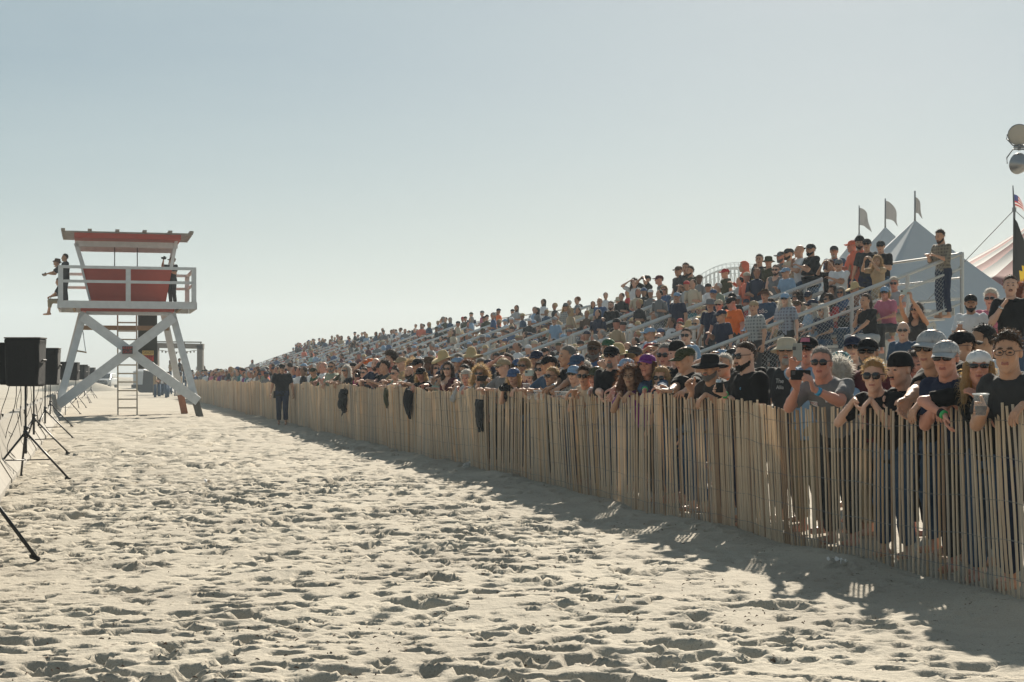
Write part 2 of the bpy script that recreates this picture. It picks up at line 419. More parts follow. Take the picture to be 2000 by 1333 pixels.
    for xx in (Xl+.03, Xr-.03):
        beam('rail', (xx, zf+.07, rt), (xx, zb-.07, rt), .10, .09, WHITE)
        beam('rail', (xx, zf+.07, rm), (xx, zb-.07, rm), .05, .09, WHITE)
    # flared cabin
    def quad(name, pts, th, mat):
        a, b, c, d = [Vector(p) for p in pts]; n = (b-a).cross(d-a).normalized()*th
        wb(MB().add([a, b, c, d, a+n, b+n, c+n, d+n], [(0,1,2,3),(7,6,5,4),(0,4,5,1),(1,5,6,2),(2,6,7,3),(3,7,4,0)]), name, mat, root)
    tl_, tr_, bl_, br_ = P(163, 523, zc), P(331, 523, zc), P(179, 588, zc), P(319, 588, zc)
    back = lambda p, e: Vector((p.x, 58.5+e, p.z))
    quad('cabin_wall', (bl_, br_, tr_, tl_), -.05, REDP)
    quad('cabin_wall', (back(bl_, -.1), back(br_, -.1), back(tr_, .15), back(tl_, .15)), .05, REDP)
    quad('cabin_wall', (bl_+Vector((-.0, .06, 0)), tl_+Vector((0, .06, 0)), back(tl_, .08), back(bl_, -.16)), .05, REDP)
    quad('cabin_wall', (br_+Vector((0, .06, 0)), tr_+Vector((0, .06, 0)), back(tr_, .08), back(br_, -.16)), -.05, REDP)
    beam('cabin_trim', bl_+Vector((-.03, -.03, 0)), tl_+Vector((-.03, -.03, 0)), .07, .05, WHITE, fwd)
    beam('corner_post', P(165, 524, zc), P(151, 477, zc), .15, .12, WHITE, fwd)
    beam('corner_post', P(331, 524, zc), P(343, 462, zc-.1), .12, .12, WHITE, fwd)
    beam('corner_post', back(P(165, 524, zc), .0), back(P(153, 477, zc), .1), .12, .12, WHITE, fwd)
    beam('corner_post', back(P(331, 524, zc), .0), back(P(341, 477, zc), .1), .12, .12, WHITE, fwd)
    for xx in (222, 265): beam('mullion', P(xx, 523, 58.45), P(xx, 478, 58.45), .035, .035, pm('dark_rod', (.06, .065, .08), .5, .1), fwd)
    rb = P(0, 478, zc).z
    beam('roof_beam', (P(150, 0, zc).x, zc, rb), (P(344, 0, zc).x, zc, rb), .12, .2, WHITE)
    beam('roof_beam', (P(150, 0, zc).x, 58.6, rb), (P(344, 0, zc).x, 58.6, rb), .12, .2, WHITE)
    rz = P(0, 471, zc).z; xl, xr = P(148, 0, 55.5).x, P(351, 0, 55.5).x
    wb(MB().box(((xl+xr)/2, 57.2, rz+.11), (xr-xl, 3.4, .17)), 'roof_panel', REDP, root)
    xl, xr = P(124, 0, 55.5).x, P(374, 0, 55.5).x
    for q, yy in enumerate(np.linspace(55.6, 58.8, 6)):
        beam('roof_slat', (xl, yy, rz+.235), (xr, yy, rz+.235), .14, .05, pm('grey_batten', (.33, .29, .25), .8, .2))
    for xx in (127, 177, 229, 281, 330, 371):
        cx = P(xx, 0, 55.5).x
        beam('batten', (cx, 55.4, rz+.30), (cx, 59.0, rz+.30), .14, .07, pm('grey_batten', (.33, .29, .25), .8, .2))
    # ladder
    lx0, lx1 = P(229, 0, 57.0).x, P(265, 0, 57.0).x; lz = P(0, 606, 57).z
    for lx in (lx0, lx1): beam('ladder_stile', (lx, 57, lz), (lx, 56.2, -.05), .05, .09, pm('pale_timber', (.46, .40, .31), .8, .2), fwd)
    for q in range(12):
        u = .04+q/12.4; beam('rung', (lx0, 57-.8*u-.05, lz*(1-u)), (lx1, 57-.8*u-.05, lz*(1-u)), .045, .05, pm('pale_timber', (.46, .40, .31), .8, .2))
    # dark hanging panel with its two notices
    pz0, pz1 = P(0, 721, 58.9).z, P(0, 612, 58.9).z; pxa, pxb = P(266, 0, 58.9).x, P(302, 0, 58.9).x
    wb(MB().box(((pxa+pxb)/2, 59.0, (pz0+pz1)/2), (pxb-pxa, .5, pz1-pz0)), 'hanging_panel', DARKG, root)
    def sign(x0, x1, y0, y1, z, bgm, lines, fm, nm, lb):
        a, b = P(x0, y1, z), P(x1, y0, z); w, h = b.x-a.x, b.z-a.z
        s = wb(MB().box(((a.x+b.x)/2, z, (a.z+b.z)/2), (w, .02, h)), nm, bgm, root); s['label'] = lb
        n = len(lines)
        for i, t in enumerate(lines):
            me = text_mesh(t, h/n*.98, fm)
            ws = max(v.co.x for v in me.vertices)-min(v.co.x for v in me.vertices)
            for v in me.vertices: v.co.x *= min(1.4, w*.9/ws)
            o = ob('lettering', me, s); o.rotation_euler = (math.pi/2, 0, 0)
            o.location = Vector(((a.x+b.x)/2, z-.016, b.z-h*(i+.5)/n))-root.location
    sign(238, 258, 676.5, 691.5, 54.95, pm('sign_black', (.02, .016, .016), .6), ('KEEP', 'OUT'), pm('sign_red', (.55, .05, .03), .5), 'sign', 'small black sign reading KEEP OUT in red where the braces cross')
    sign(274, 296, 685, 694, 58.62, pm('sign_yellow', (.62, .46, .14), .6), ('DANGER',), pm('sign_ink', (.12, .09, .05), .6), 'sign', 'yellow notice on the dark hanging panel')
    sign(276, 296, 694.6, 706, 58.62, pm('sign_red', (.55, .05, .03), .5), ('KEEP', 'OFF'), pm('sign_black', (.02, .016, .016), .6), 'sign', 'red notice below the yellow one')
    # little hanging swing step
    beam('hanging_step', P(153, 686, 55.3), P(171, 689, 55.3), .3, .05, RAW)
    beam('strap', P(163, 640, 55.6), P(169, 686, 55.35), .03, .03, WHITE, fwd)
    orig = root.location.copy()
    a = math.radians(15); root.rotation_euler = (0, 0, a); root.location = (orig.x-.47, orig.y, 0)
    return root, deck, orig
TOWER, DECK, TORIG = tower()
def TW(x, y, z): return Matrix.Translation(TOWER.location) @ Matrix.Rotation(math.radians(15), 4, 'Z') @ (W3(x+14.5*(z-55.2), y, z)-TORIG)

# ------------------------------------------------------------------ loudspeakers on tripods, cables, concrete barriers
BLK = pm('black_cover', (.006, .006, .0065), .9, .3, 10., .3, 30); BLM = pm('black_steel', (.012, .012, .013), .45, .2, 8, metal=.3)
def rounded(w, d, c, n=3):
    out = []
    for (sx, sy, a0) in ((1, 1, 0), (-1, 1, 90), (-1, -1, 180), (1, -1, 270)):
        for i in range(n+1):
            a = math.radians(a0+90*i/n); out.append((sx*(w/2-c)+c*math.cos(a), sy*(d/2-c)+c*math.sin(a)))
    return out
def speaker_box():
    mb = MB(); secs = [(0, .86, .9), (.02, .93, .97), (.06, .95, 1), (.3, .985, 1.0), (.56, 1., 1.), (.62, 1.03, 1.03), (.645, 1.02, 1.02), (.66, .96, .95), (.663, .2, .2)]
    P = []; F = []; rr = random.Random(3)
    for z, a, b in secs:
        for x, y in rounded(.47*a, .40*b, .05): P.append((x+rr.uniform(-.004, .004), y+rr.uniform(-.004, .004), z+rr.uniform(-.003, .003)))
    n = 16
    for i in range(len(secs)-1):
        for k in range(n): F.append((i*n+k, i*n+(k+1) % n, (i+1)*n+(k+1) % n, (i+1)*n+k))
    F += [tuple(range(n-1, -1, -1)), tuple((len(secs)-1)*n+k for k in range(n))]
    return mb.add(P, F)
SPK = speaker_box().me('cabinet', [BLK])
GRIP = MB().tube([(.24, -.07, .34), (.262, -.07, .36), (.262, .07, .36), (.24, .07, .34)], .012, 6).me('handle', [BLM])
LID = MB().add(*(lambda P: (P, [tuple(range(16)), tuple(range(31, 15, -1))]+[(k, (k+1) % 16+0, (k+1) % 16+16, k+16)[::-1] for k in range(16)]))([(x, y, .672) for x, y in rounded(.50, .43, .06)]+[(x, y, .655) for x, y in rounded(.50, .43, .06)])).me('rain_lid', [pm('cover_lid', (.05, .042, .036), .8, .3)])
def tripod_parts(h, col_h, spread, root, rot):
    MB().tube([(0, 0, .35), (0, 0, h*.55)], .021, 8).build('lower_pole', BLM, root, True)
    MB().tube([(0, 0, h*.52), (0, 0, h)], .016, 8).build('upper_pole', BLM, root, True)
    MB().tube([(0, 0, col_h-.04), (0, 0, col_h+.05)], .036, 10).build('collar', BLM, root, True)
    MB().tube([(0, 0, h*.55-.03), (0, 0, h*.55+.03)], .03, 8).tube([(0, 0, h*.55), (.06, 0, h*.55)], .012, 6).build('clamp', BLM, root, True)
    for k in range(3):
        a = rot+k*2*math.pi/3; d = Vector((math.cos(a), math.sin(a), 0))
        l = MB().tube([d*.03+Vector((0, 0, col_h)), d*spread+Vector((0, 0, .01))], .0155, 8).build('leg', BLM, root, True)
        MB().tube([d*(spread-.05)+Vector((0, 0, .015)), d*(spread+.03)+Vector((0, 0, .0))], .02, 8).build('rubber_foot', BLK, l, True)
        MB().tube([d*.02+Vector((0, 0, col_h*.42)), d*spread*.56+Vector((0, 0, col_h*.44))], .009, 6).build('strut', BLM, root, True)
def bar_x(z): return -7.35-.268*(z-22.3)
ords = ['nearest', 'second', 'third', 'fourth', 'fifth', 'sixth', 'seventh', 'eighth', 'ninth', 'tenth']
stands = [(W3(-95, 0, 12.6).x, 12.6, 10), (W3(50, 0, 21.6).x, 21.6, 0), (W3(66, 0, 28.6).x, 28.6, 20), (W3(88, 0, 35.3).x, 35.3, -8), (W3(98, 0, 44.0).x, 44., 5), (W3(128, 0, 58).x, 58, 5), (W3(148, 0, 70).x, 70, -4), (W3(165, 0, 83).x, 83, 5), (W3(178, 0, 97).x, 97, 0)]
for i, (x, z, r) in enumerate(stands):
    root = empty('speaker_stand', (x, z, 0)); tag(root, ('tripod stand with only one black leg showing at the left frame edge' if i == 0 else 'black tripod speaker stand, %s of those seen along the concrete barriers' % ords[i-1]), 'speaker stand', 'speaker stands')
    tripod_parts(1.28, .62 if i else .85, (.62 if i else .92), root, math.radians(-20+13*i if i else -28))
    cl = [(0, 0, 0)] if i != 2 else [(-.24, .1, 10), (.24, -.05, -12)]
    if i in (5, 6): cl = [(-.22, 0, 6), (.22, .1, -5)]
    for j, (ox, oy, a) in enumerate(cl):
        sp = empty('loudspeaker', (x+ox, z+oy, 1.28-.02*j), math.radians(r+a))
        tag(sp, 'black covered loudspeaker on the %s tripod%s' % (ords[i-1] if i else 'cropped left', '' if len(cl) == 1 else (', left of its pair' if j == 0 else ', right of its pair')), 'loudspeaker', 'covered loudspeakers')
        ob('cabinet', SPK, sp); ob('handle', GRIP, sp); ob('rain_lid', LID, sp)
        if i == 1:
            b2 = ob('side_pocket', SPK, sp); b2.scale = (.45, .7, .88); b2.location = (-.24, .05, .02)
# cables looping from speaker to speaker
CAB = pm('black_cable', (.012, .012, .012), .6)
rr = random.Random(4)
for i in range(1, 5):
    x, z, _ = stands[i]
    for j in range(3 if i < 3 else 2):
        x2, z2 = (bar_x(z+1.5+j), z+1.2+j)
        pts = []
        a = Vector((x-.1-.1*j, z+.05, 1.30)); b = Vector((x2+.25, z2, .1+.5*rr.random())); m = (a+b)/2; m.z = rr.uniform(.05, .4); m.x -= .2*rr.random()
        for u in np.linspace(0, 1, 18):
            p = a*(1-u)**2+m*2*u*(1-u)+b*u*u; pts.append(p+Vector((.05*math.sin(u*9+j), .05*math.cos(u*7), 0)))
        tag(MB().tube(pts, .006, 5).build('cable', CAB, None, True), 'thin black cable hanging from the %s loudspeaker, strand %s' % (ords[i-1], 'abc'[j] if False else ('nearest the pole', 'in the middle', 'nearest the barrier')[j]), 'cable', 'cables by the barriers')
CONC = pm('barrier_concrete', (.27, .25, .215), .9, .3, 2.5, .3, 25)
prof = [(-.3, 0), (.3, 0), (.3, .08), (.15, .33), (.085, .81), (-.085, .81), (-.15, .33), (-.3, .08)]
P = [(y, -1.5, z) for y, z in prof]+[(y, 1.5, z) for y, z in prof]
bm_ = MB().add(P, [tuple(range(8)), tuple(range(15, 7, -1))]+[(k, k+8, (k+1) % 8+8, (k+1) % 8) for k in range(8)]); BAR = bm_.me('barrier', [CONC])
LOOP = MB().tube([(.0, -1.2, .79), (.0, -1.2, .86), (0, -.95, .86), (0, -.95, .79)], .012, 6).me('lifting_loop', [BLM])
z = 10.2; i = 0
onum = ['first', 'second', 'third', 'fourth', 'fifth', 'sixth', 'seventh', 'eighth', 'ninth', 'tenth', 'eleventh', 'twelfth', 'thirteenth', 'fourteenth', 'fifteenth', 'sixteenth', 'seventeenth', 'eighteenth', 'nineteenth', 'twentieth', 'twenty-first', 'twenty-second', 'twenty-third', 'twenty-fourth', 'twenty-fifth', 'twenty-sixth', 'twenty-seventh', 'twenty-eighth', 'twenty-ninth', 'thirtieth']
def ordn(i): return onum[i] if i < len(onum) else '%dth' % (i+1)
while z < 106:
    o = ob('concrete_barrier', BAR, None, (bar_x(z), z, -.02)); o.rotation_euler = (0, 0, math.atan(.268)+rr.uniform(-.01, .01))
    tag(o, 'pale concrete barrier block at left, %s along the line from the camera' % ordn(i), 'barrier', 'concrete barriers beside the track')
    ob('lifting_loop', LOOP, o); z += 3.06*.966; i += 1

# ------------------------------------------------------------------ bleachers
ALU = pm('aluminium', (.62, .62, .60), .42, .08, 20, metal=.55); GALV = pm('galvanised_tube', (.50, .50, .48), .45, .12, 30, metal=.5)
NR_, RUN, RISE, Z0, BD = 10, .7, .25, .36, 4.7
LEN = 4.62; PITCH = 5.06; S_END = 20.15
def deck_z(r): return Z0+RISE*r
def plank(y, z, w, t, inset=0): return MB().box((LEN/2, y, z-t/2), (LEN-inset, w, t))
def rail_z(y): return Z0+RISE*((y-.2)/RUN)+1.18
def bleacher_parts():
    out = []
    for r in range(NR_):
        y = .2+RUN*r
        out.append(('foot_plank', plank(y, deck_z(r), .26, .04, .1), ALU))
        out.append(('seat_plank', plank(y+.36, deck_z(r)+.43, .25, .045), ALU))
        out.append(('riser', MB().box((LEN/2, y+.34, deck_z(r)+.14), (LEN-.1, .02, .16)), ALU))
    for x in (.25, LEN/2, LEN-.25):
        m = MB().beam((x, 0, Z0-.1), (x, .2+RUN*9, deck_z(9)-.1), .06, .08, (0, 0, 1))
        for r in (1, 3, 5, 7, 9): m.beam((x, .2+RUN*r, 0), (x, .2+RUN*r, deck_z(r)-.1), .05, .05, (0, 1, 0))
        m.beam((x, .2, .05), (x, 6.6, .05), .05, .05)
        out.append(('truss_frame', m, GALV))
    top = .2+RUN*9+.45
    for sd, x in (('n', LEN+.06), ('f', -.06)):
        for (ya, yb) in ((.9, 3.05), (3.2, top)):
            out.append(('guard_rail', MB().tube([(x, ya, rail_z(ya)), (x, yb, rail_z(yb))], .040, 7), GALV))
            out.append(('guard_rail', MB().tube([(x, ya, rail_z(ya)-.30), (x, yb, rail_z(yb)-.30)], .030, 6), GALV))
            out.append(('guard_rail', MB().tube([(x, ya, rail_z(ya)-1.02), (x, yb, rail_z(yb)-1.02)], .022, 6), GALV))
            n = 3 if yb > 4 else 2
            for i in range(n+1):
                y = ya+(yb-ya)*i/n; out.append(('guard_post', MB().tube([(x, y, rail_z(y)-1.35), (x, y, rail_z(y)+.02)], .042, 7), GALV))
    out.append(('back_rail', MB().tube([(-.06, top, rail_z(top)), (LEN+.06, top, rail_z(top))], .028, 6), GALV))
    out.append(('back_rail', MB().tube([(-.06, top, rail_z(top)-.5), (LEN+.06, top, rail_z(top)-.5)], .02, 6), GALV))
    return out
def chain_link():
    m = MB(); x = LEN+.06
    for (ya, yb) in ((.9, 3.05), (3.2, .2+RUN*9+.45)):
        for sg in (1, -1):
            st = ya-1.2
            while st < yb+1.2:
                # a wire running at 45 degrees inside the sheared panel
                pts = []
                for v in np.linspace(.0, .98, 9):
                    y = st+sg*(v-.5)*.98
                    if ya <= y <= yb: pts.append((x+.012*sg, y, rail_z(y)-1.0+v))
                if len(pts) > 1: m.tube([pts[0], pts[-1]], .0028, 3, cap=False)
                st += .085
    return m
UNITS = 20
BRZ = math.radians(-75)
parts = [(n, mb.me(n, [mt]), mt) for n, mb, mt in bleacher_parts()]
allmb = MB()
for n, mb, mt in bleacher_parts(): allmb.add(mb.v, mb.f)
FAR = allmb.me('bleacher', [ALU])
CH = chain_link().me('chain_link', [GALV])
for u in range(UNITS):
    s0 = S_END+PITCH*u
    loc = F2W(s0+LEN, BD)
    lab = 'silver aluminium bleacher section, %s' % (['the nearest, its chain-link end facing the camera', 'second from the near end', 'third from the near end'][u] if u < 3 else ('%s from the near end' % ordn(u)))
    if u < 6:
        root = empty('bleacher', loc, BRZ)
        for n, me, mt in parts: ob(n, me, root)
        if u < 4: tag(ob('chain_link', CH, root), kind='stuff')
    else:
        root = ob('bleacher', FAR, None, loc); root.rotation_euler = (0, 0, BRZ)
    tag(root, lab, 'bleacher', 'bleacher sections')
# low deck behind the crowd on the right
pf = empty('viewing_platform', (6.6, 23.4, 0)); tag(pf, 'low timber platform under the three people standing high at right', 'platform')
for i in range(24): MB().box((.2, -2.9+.245*i, .87), (3.8, .235, .04)).build('plank', RAW, pf)
for i in range(6): MB().box((-2.6, -2.2+.245*i, .43), (1.6, .235, .04)).build('step_plank', RAW, pf)
for x in (-1.5, 0, 1.5):
    for y in (-1.3, 1.3): MB().box((x, y, .42), (.1, .1, .85)).build('leg', RAW, pf)

# ------------------------------------------------------------------ marquees, circus tent, flags, floodlights, coaster
CANV = pm('white_canvas', (.50, .52, .54), .7, .05, 3, .1, 10, trans=.1)
POLE = pm('grey_pole', (.20, .205, .21), .5, .1, metal=.4)
def flag_mesh(w, h, droop, seed, mats, stripes=False):
    R = random.Random(seed); nu, nv = 12, 8; V = []; F = []; MI = []
    ph = R.uniform(0, 6)
    for j in range(nv+1):
        for i in range(nu+1):
            u, v = i/nu, j/nv
            x = w*u*(1-droop*.35*u*(1-.3*v)); z = -h*v-droop*w*u*u*.9*(1-.5*v); y = .10*w*math.sin(u*7+v*2.5+ph)*u
            V.append((x, y, z))
    for j in range(nv):
        for i in range(nu):
            a = j*(nu+1)+i; F.append((a, a+1, a+nu+2, a+nu+1))
            MI.append(0 if not stripes else (2 if (i < 5 and j < 4) else j % 2))
    return mesh('cloth', V, F, mats, MI, True)
GREYF = pm('pale_flag_cloth', (.26, .25, .24), .8, .1, trans=.15)
def marquee(x, y, z, half, eave, label, flab, seed, ptop, lw):
    ap = W3(x, y, z); root = empty('marquee', (ap.x, ap.y, 0), math.radians(12)); tag(root, label, 'tent', 'white peaked marquees')
    H = ap.z; V = []; F = []; n = 12; q = 10
    for i in range(n+1):
        u = i/n; r = half*u; hh = eave+(H-eave)*((1-u)**1.25)
        for sd in range(4):
            a, b = ((-1,-1),(1,-1),(1,1),(-1,1))[sd], ((1,-1),(1,1),(-1,1),(-1,-1))[sd]
            for k in range(q):
                w = k/q; sag = (1-abs(2*w-1))*.10*half*u*(1-u)
                V.append((r*(a[0]*(1-w)+b[0]*w), r*(a[1]*(1-w)+b[1]*w), hh-sag))
    m = 4*q
    for i in range(n):
        for k in range(m): F.append((i*m+k, i*m+(k+1) % m, (i+1)*m+(k+1) % m, (i+1)*m+k))
    ob('canopy', mesh('canopy', V, F, [CANV], smooth=True), root)
    vl = MB()
    for sd in range(4):
        a, b = ((-1,-1),(1,-1),(1,1),(-1,1))[sd], ((1,-1),(1,1),(-1,1),(-1,-1))[sd]
        vl.beam((a[0]*half, a[1]*half, eave-.17), (b[0]*half, b[1]*half, eave-.17), .03, .34)
    vl.build('valance', CANV, root)
    for a in ((-1,-1),(1,-1),(1,1),(-1,1)): MB().tube([(a[0]*half*.985, a[1]*half*.985, 0), (a[0]*half*.985, a[1]*half*.985, eave-.05)], .05, 8).build('pole', POLE, root, True)
    ph = W3(x, ptop, z).z
    MB().tube([(0, 0, H-.4), (0, 0, ph)], [.045, .03], 8).build('flag_pole', POLE, root, True)
    fl = ob('flag', flag_mesh(lw, lw*1.0, .9, seed, [GREYF]), root); fl.location = (0.03, 0, ph-.12); fl.rotation_euler = (0, 0, math.radians(-12+8*seed))
    if flab == 'low': fl.location.z = H+.9; fl.scale = (.55, 1, 1)
    return root
marquee(1787, 430, 62, 5.2, 2.6, 'largest white marquee with a bare topped pole, behind the plaid man', 'low', 1, 373, .62)
marquee(1729, 443, 74, 5.2, 2.6, 'middle white marquee, its square flag spread on the pole', '', 2, 388, .85)
marquee(1678, 455, 86, 5.2, 2.6, 'farthest white marquee, its flag hanging in a point', '', 3, 402, .95)
STRED, STWH = pm('faded_red_canvas', (.21, .03, .025), .85, .1, trans=.03), pm('dull_white_canvas', (.27, .27, .26), .8, .08, trans=.06)
def circus():
    ap = W3(2045, 420, 92); root = empty('circus_tent', (ap.x, ap.y, 0)); tag(root, 'round tent with faded red and white stripes at the right edge', 'tent')
    n = 36; secs = [(0.05, ap.z), (1.2, ap.z-.7), (3.2, ap.z-1.95), (5.2, ap.z-3.0), (7.4, ap.z-3.9), (9.2, ap.z-4.5)]
    for k in range(n):
        a0, a1 = 2*math.pi*k/n, 2*math.pi*(k+1)/n; V = []; F = []
        for r, z in secs+[(9.25, ap.z-5.1)]:
            for a, e in ((a0, 0), ((a0+a1)/2, .06*r/5), (a1, 0)): V.append((r*math.cos(a), r*math.sin(a), z-e))
        for i in range(len(secs)):
            for j in range(2): F.append((i*3+j, i*3+j+1, (i+1)*3+j+1, (i+1)*3+j))
        ob('canopy_panel', mesh('canopy_panel', V, F, [STRED if k % 2 else STWH], smooth=True), root)
    for k in range(12):
        a = 2*math.pi*k/12; MB().tube([(9.1*math.cos(a), 9.1*math.sin(a), 0), (9.1*math.cos(a), 9.1*math.sin(a), ap.z-4.6)], .06, 6).build('pole', POLE, root)
    MB().tube([(0, 0, 0), (0, 0, ap.z+1)], .1, 8).build('king_pole', POLE, root)
circus()
# tall flag pole with a feather banner
b0 = W3(1981, 735, 45); fp = empty('banner_pole', (b0.x, 45, 0)); tag(fp, 'tall thin pole with guy ropes and a small striped flag on top', 'pole')
ptop = W3(0, 363, 45).z
MB().tube([(0, 0, 0), (0, 0, W3(0, 410, 45).z), (-.04, 0, ptop)], [.05, .035, .015], 8).build('mast', POLE, fp, True)
kn = W3(0, 410, 45).z
for a, b in ((W3(1890, 505, 47), 0), (W3(2080, 500, 46), 0)):
    e = Vector((0, 0, kn)); d = (a-Vector((b0.x, 45, 0))-e)
    MB().tube([e, e+d*1.0, e+d*2.6], .012, 5).build('guy_rope', POLE, fp)
MB().tube([(0, 0, kn-.06), (0, 0, kn+.06)], .06, 8).build('rope_ring', POLE, fp)
USF = flag_mesh(.40, .36, .9, 5, [pm('flag_red', (.42, .05, .05), .8, trans=.3), pm('flag_white', (.6, .58, .56), .8, trans=.3), pm('flag_blue', (.05, .06, .16), .8, trans=.3)], True)
f = ob('striped_flag', USF, None, (b0.x-.03, 45, ptop-.25)); tag(f, 'small red and white striped flag flying from the tallest pole', 'flag')
def feather():
    V = []; F = []; MI = []; a = W3(1980, 415, 44.4); nv, nu = 26, 8
    for j in range(nv+1):
        v = j/nv; w = 1.05*min(1, .12+v*2.2)
        for i in range(nu+1):
            u = i/nu; V.append((w*u*.72, .10*math.sin(u*5+v*4), -v*4.6-.35*u*(1-v)))
    for j in range(nv):
        for i in range(nu):
            p = j*(nu+1)+i; F.append((p, p+1, p+nu+2, p+nu+1)); v = j/nv; u = i/nu
            y = 0
            if .26 < v < .62 and .12 < u < .55 and abs(u-.33) < (v-.24)*.9: y = 1
            if .44 < v < .56 and .25 < u < .4: y = 0
            if .66 < v and (j % 6 < 3) and u > .12: y = 1
            if u < .12 and v > .40 and j % 8 < 5: y = 1
            MI.append(y)
    o = ob('feather_banner', mesh('feather_banner', V, F, [pm('banner_black', (.025, .024, .022), .8, trans=.1), pm('banner_yellow', (.62, .42, .03), .7, trans=.2)], MI, True), None, a)
    tag(o, 'tall black feather banner with yellow blocks at the right frame edge', 'banner')
feather()
def floods():
    z = 31.; root = empty('light_tower', (W3(2052, 0, z).x, z, 0)); tag(root, 'floodlight mast with two round lamps, cropped at the upper right', 'light tower')
    m = W3(2052, 288, z); X0 = root.location.x
    CHR = pm('lamp_steel', (.32, .33, .34), .3, .1, metal=.7)
    MB().tube([(0, 0, 0), (0, 0, m.z+.9)], .07, 10).build('mast', POLE, root, True)
    MB().tube([(0, 0, m.z), (W3(1980, 0, z).x-X0, 0, m.z)], .028, 8).build('crossbar', CHR, root, True)
    for k, (x, y, sg) in enumerate(((1990, 263, 1), (1990, 320, -1))):
        c = W3(x, y, z)-root.location; h = empty('lamp', c); h.parent = root
        rot = Matrix.Rotation(math.radians(-70 if k == 0 else 105), 4, 'X') @ Matrix.Rotation(math.radians(18), 4, 'Y')
        prof = [(.03, .21), (.06, .20), (.10, .16), (.17, .08), (.205, 0), (.215, -.02), (.2, -.03)]
        o = MB().lathe(prof, 22).build('reflector_bowl', CHR, h, True); o.matrix_local = rot
        o = MB().lathe([(.2, -.02), (.1, -.035), (.002, -.04)], 22).build('lens', pm('frosted_lens', (.42, .40, .35), .35, .08), h, True); o.matrix_local = rot
        zz = (m.z-c.z); MB().tube([(-.23, 0, 0), (-.24, 0, zz*.35), (-.12, 0, zz*.86), (.12, 0, zz*.86), (.24, 0, zz*.35), (.23, 0, 0)], .013, 6).build('yoke', POLE, h, True)
        MB().tube([(0, -.02, zz*.8), (0, -.02, zz)], .03, 8).build('bracket', POLE, h, True)
floods()
def coaster():
    z = 330.; root = empty('roller_coaster', (W3(1430, 0, z).x, z, 0)); tag(root, 'distant white timber roller coaster hill rising behind the bleachers', 'roller coaster')
    WT = pm('coaster_timber', (.46, .45, .43), .8, .1)
    off = root.location
    def top(x): return 523+((x-1440)/96.)**2*44
    xs = np.arange(1338, 1545, 4.)
    for dy, r, nm, up in ((0, .16, 'track_rail', 0), (0, .16, 'track_rail', 5.), (-1.1, .05, 'hand_rail', 0), (-1.1, .05, 'hand_rail', 5.)):
        MB().tube([W3(x, top(x), z)-off+Vector((0, up, -dy)) for x in xs], r, 5).build(nm, WT, root)
    for i, x in enumerate(xs):
        t = W3(x, top(x), z)-off
        MB().beam(t+Vector((0, -.4, .1)), t+Vector((0, 5.4, .1)), .22, .14).build('tie', WT, root)
        if i % 2 == 0:
            for up in (0, 5.):
                MB().beam(t+Vector((0, up, 0)), Vector((t.x, up, 0)), .2, .2, (0, 1, 0)).build('bent_post', WT, root)
                MB().beam(t+Vector((0, up, 1.1)), t+Vector((0, up, 0)), .07, .07, (0, 1, 0)).build('rail_post', WT, root)
            nx = W3(x+8, top(x+8), z)-off
            for k in range(6):
                a, b = t.z*(1-k/6), nx.z*(1-(k+1)/6)
                up = 5. if k % 2 else 0.
                MB().beam((t.x, up, a), (nx.x, up, b), .12, .12).build('diagonal', WT, root)
                MB().beam((t.x, up, a-1.2), (nx.x, up, nx.z*(1-k/6)-1.2), .12, .12).build('ledger', WT, root)
coaster()
# ------------------------------------------------------------------ far things under and beyond the tower
GRAYB = pm('far_timber', (.17, .145, .12), .85, .2)
def arch():
    z = 118.; root = empty('track_arch', (W3(352, 0, z).x, z, 0)); tag(root, 'tall dark gateway arch spanning the far end of the track', 'arch'); o = root.location
    for x0, x1, n in ((300, 310, 'pillar'), (386, 397, 'pillar')):
        a, b = W3(x0, 0, z).x-o.x, W3(x1, 0, z).x-o.x
        MB().box(((a+b)/2, 0, W3(0, 675, z).z/2), (b-a, .5, W3(0, 675, z).z)).build(n, GRAYB, root)
    MB().beam(W3(299, 675, z)-o, W3(398, 677, z)-o, .5, .38).build('lintel', GRAYB, root)
    MB().tube([W3(299, 668, z)-o, W3(394, 669, z)-o], .05, 5).build('top_pipe', GRAYB, root)
    for x in (303, 330, 360, 392): MB().tube([W3(x, 668, z)-o, W3(x, 674, z)-o], .04, 5).build('strut', GRAYB, root)
    pts = [W3(x, 684+4*math.sin((x-310)/76*math.pi), z)-o for x in np.linspace(310, 386, 12)]
    MB().tube(pts, .02, 4).build('string', GRAYB, root)
    for p in pts[1:-1]: MB().box(p+Vector((0, 0, -.08)), (.09, .09, .14)).build('bulb', GRAYB, root)
arch()
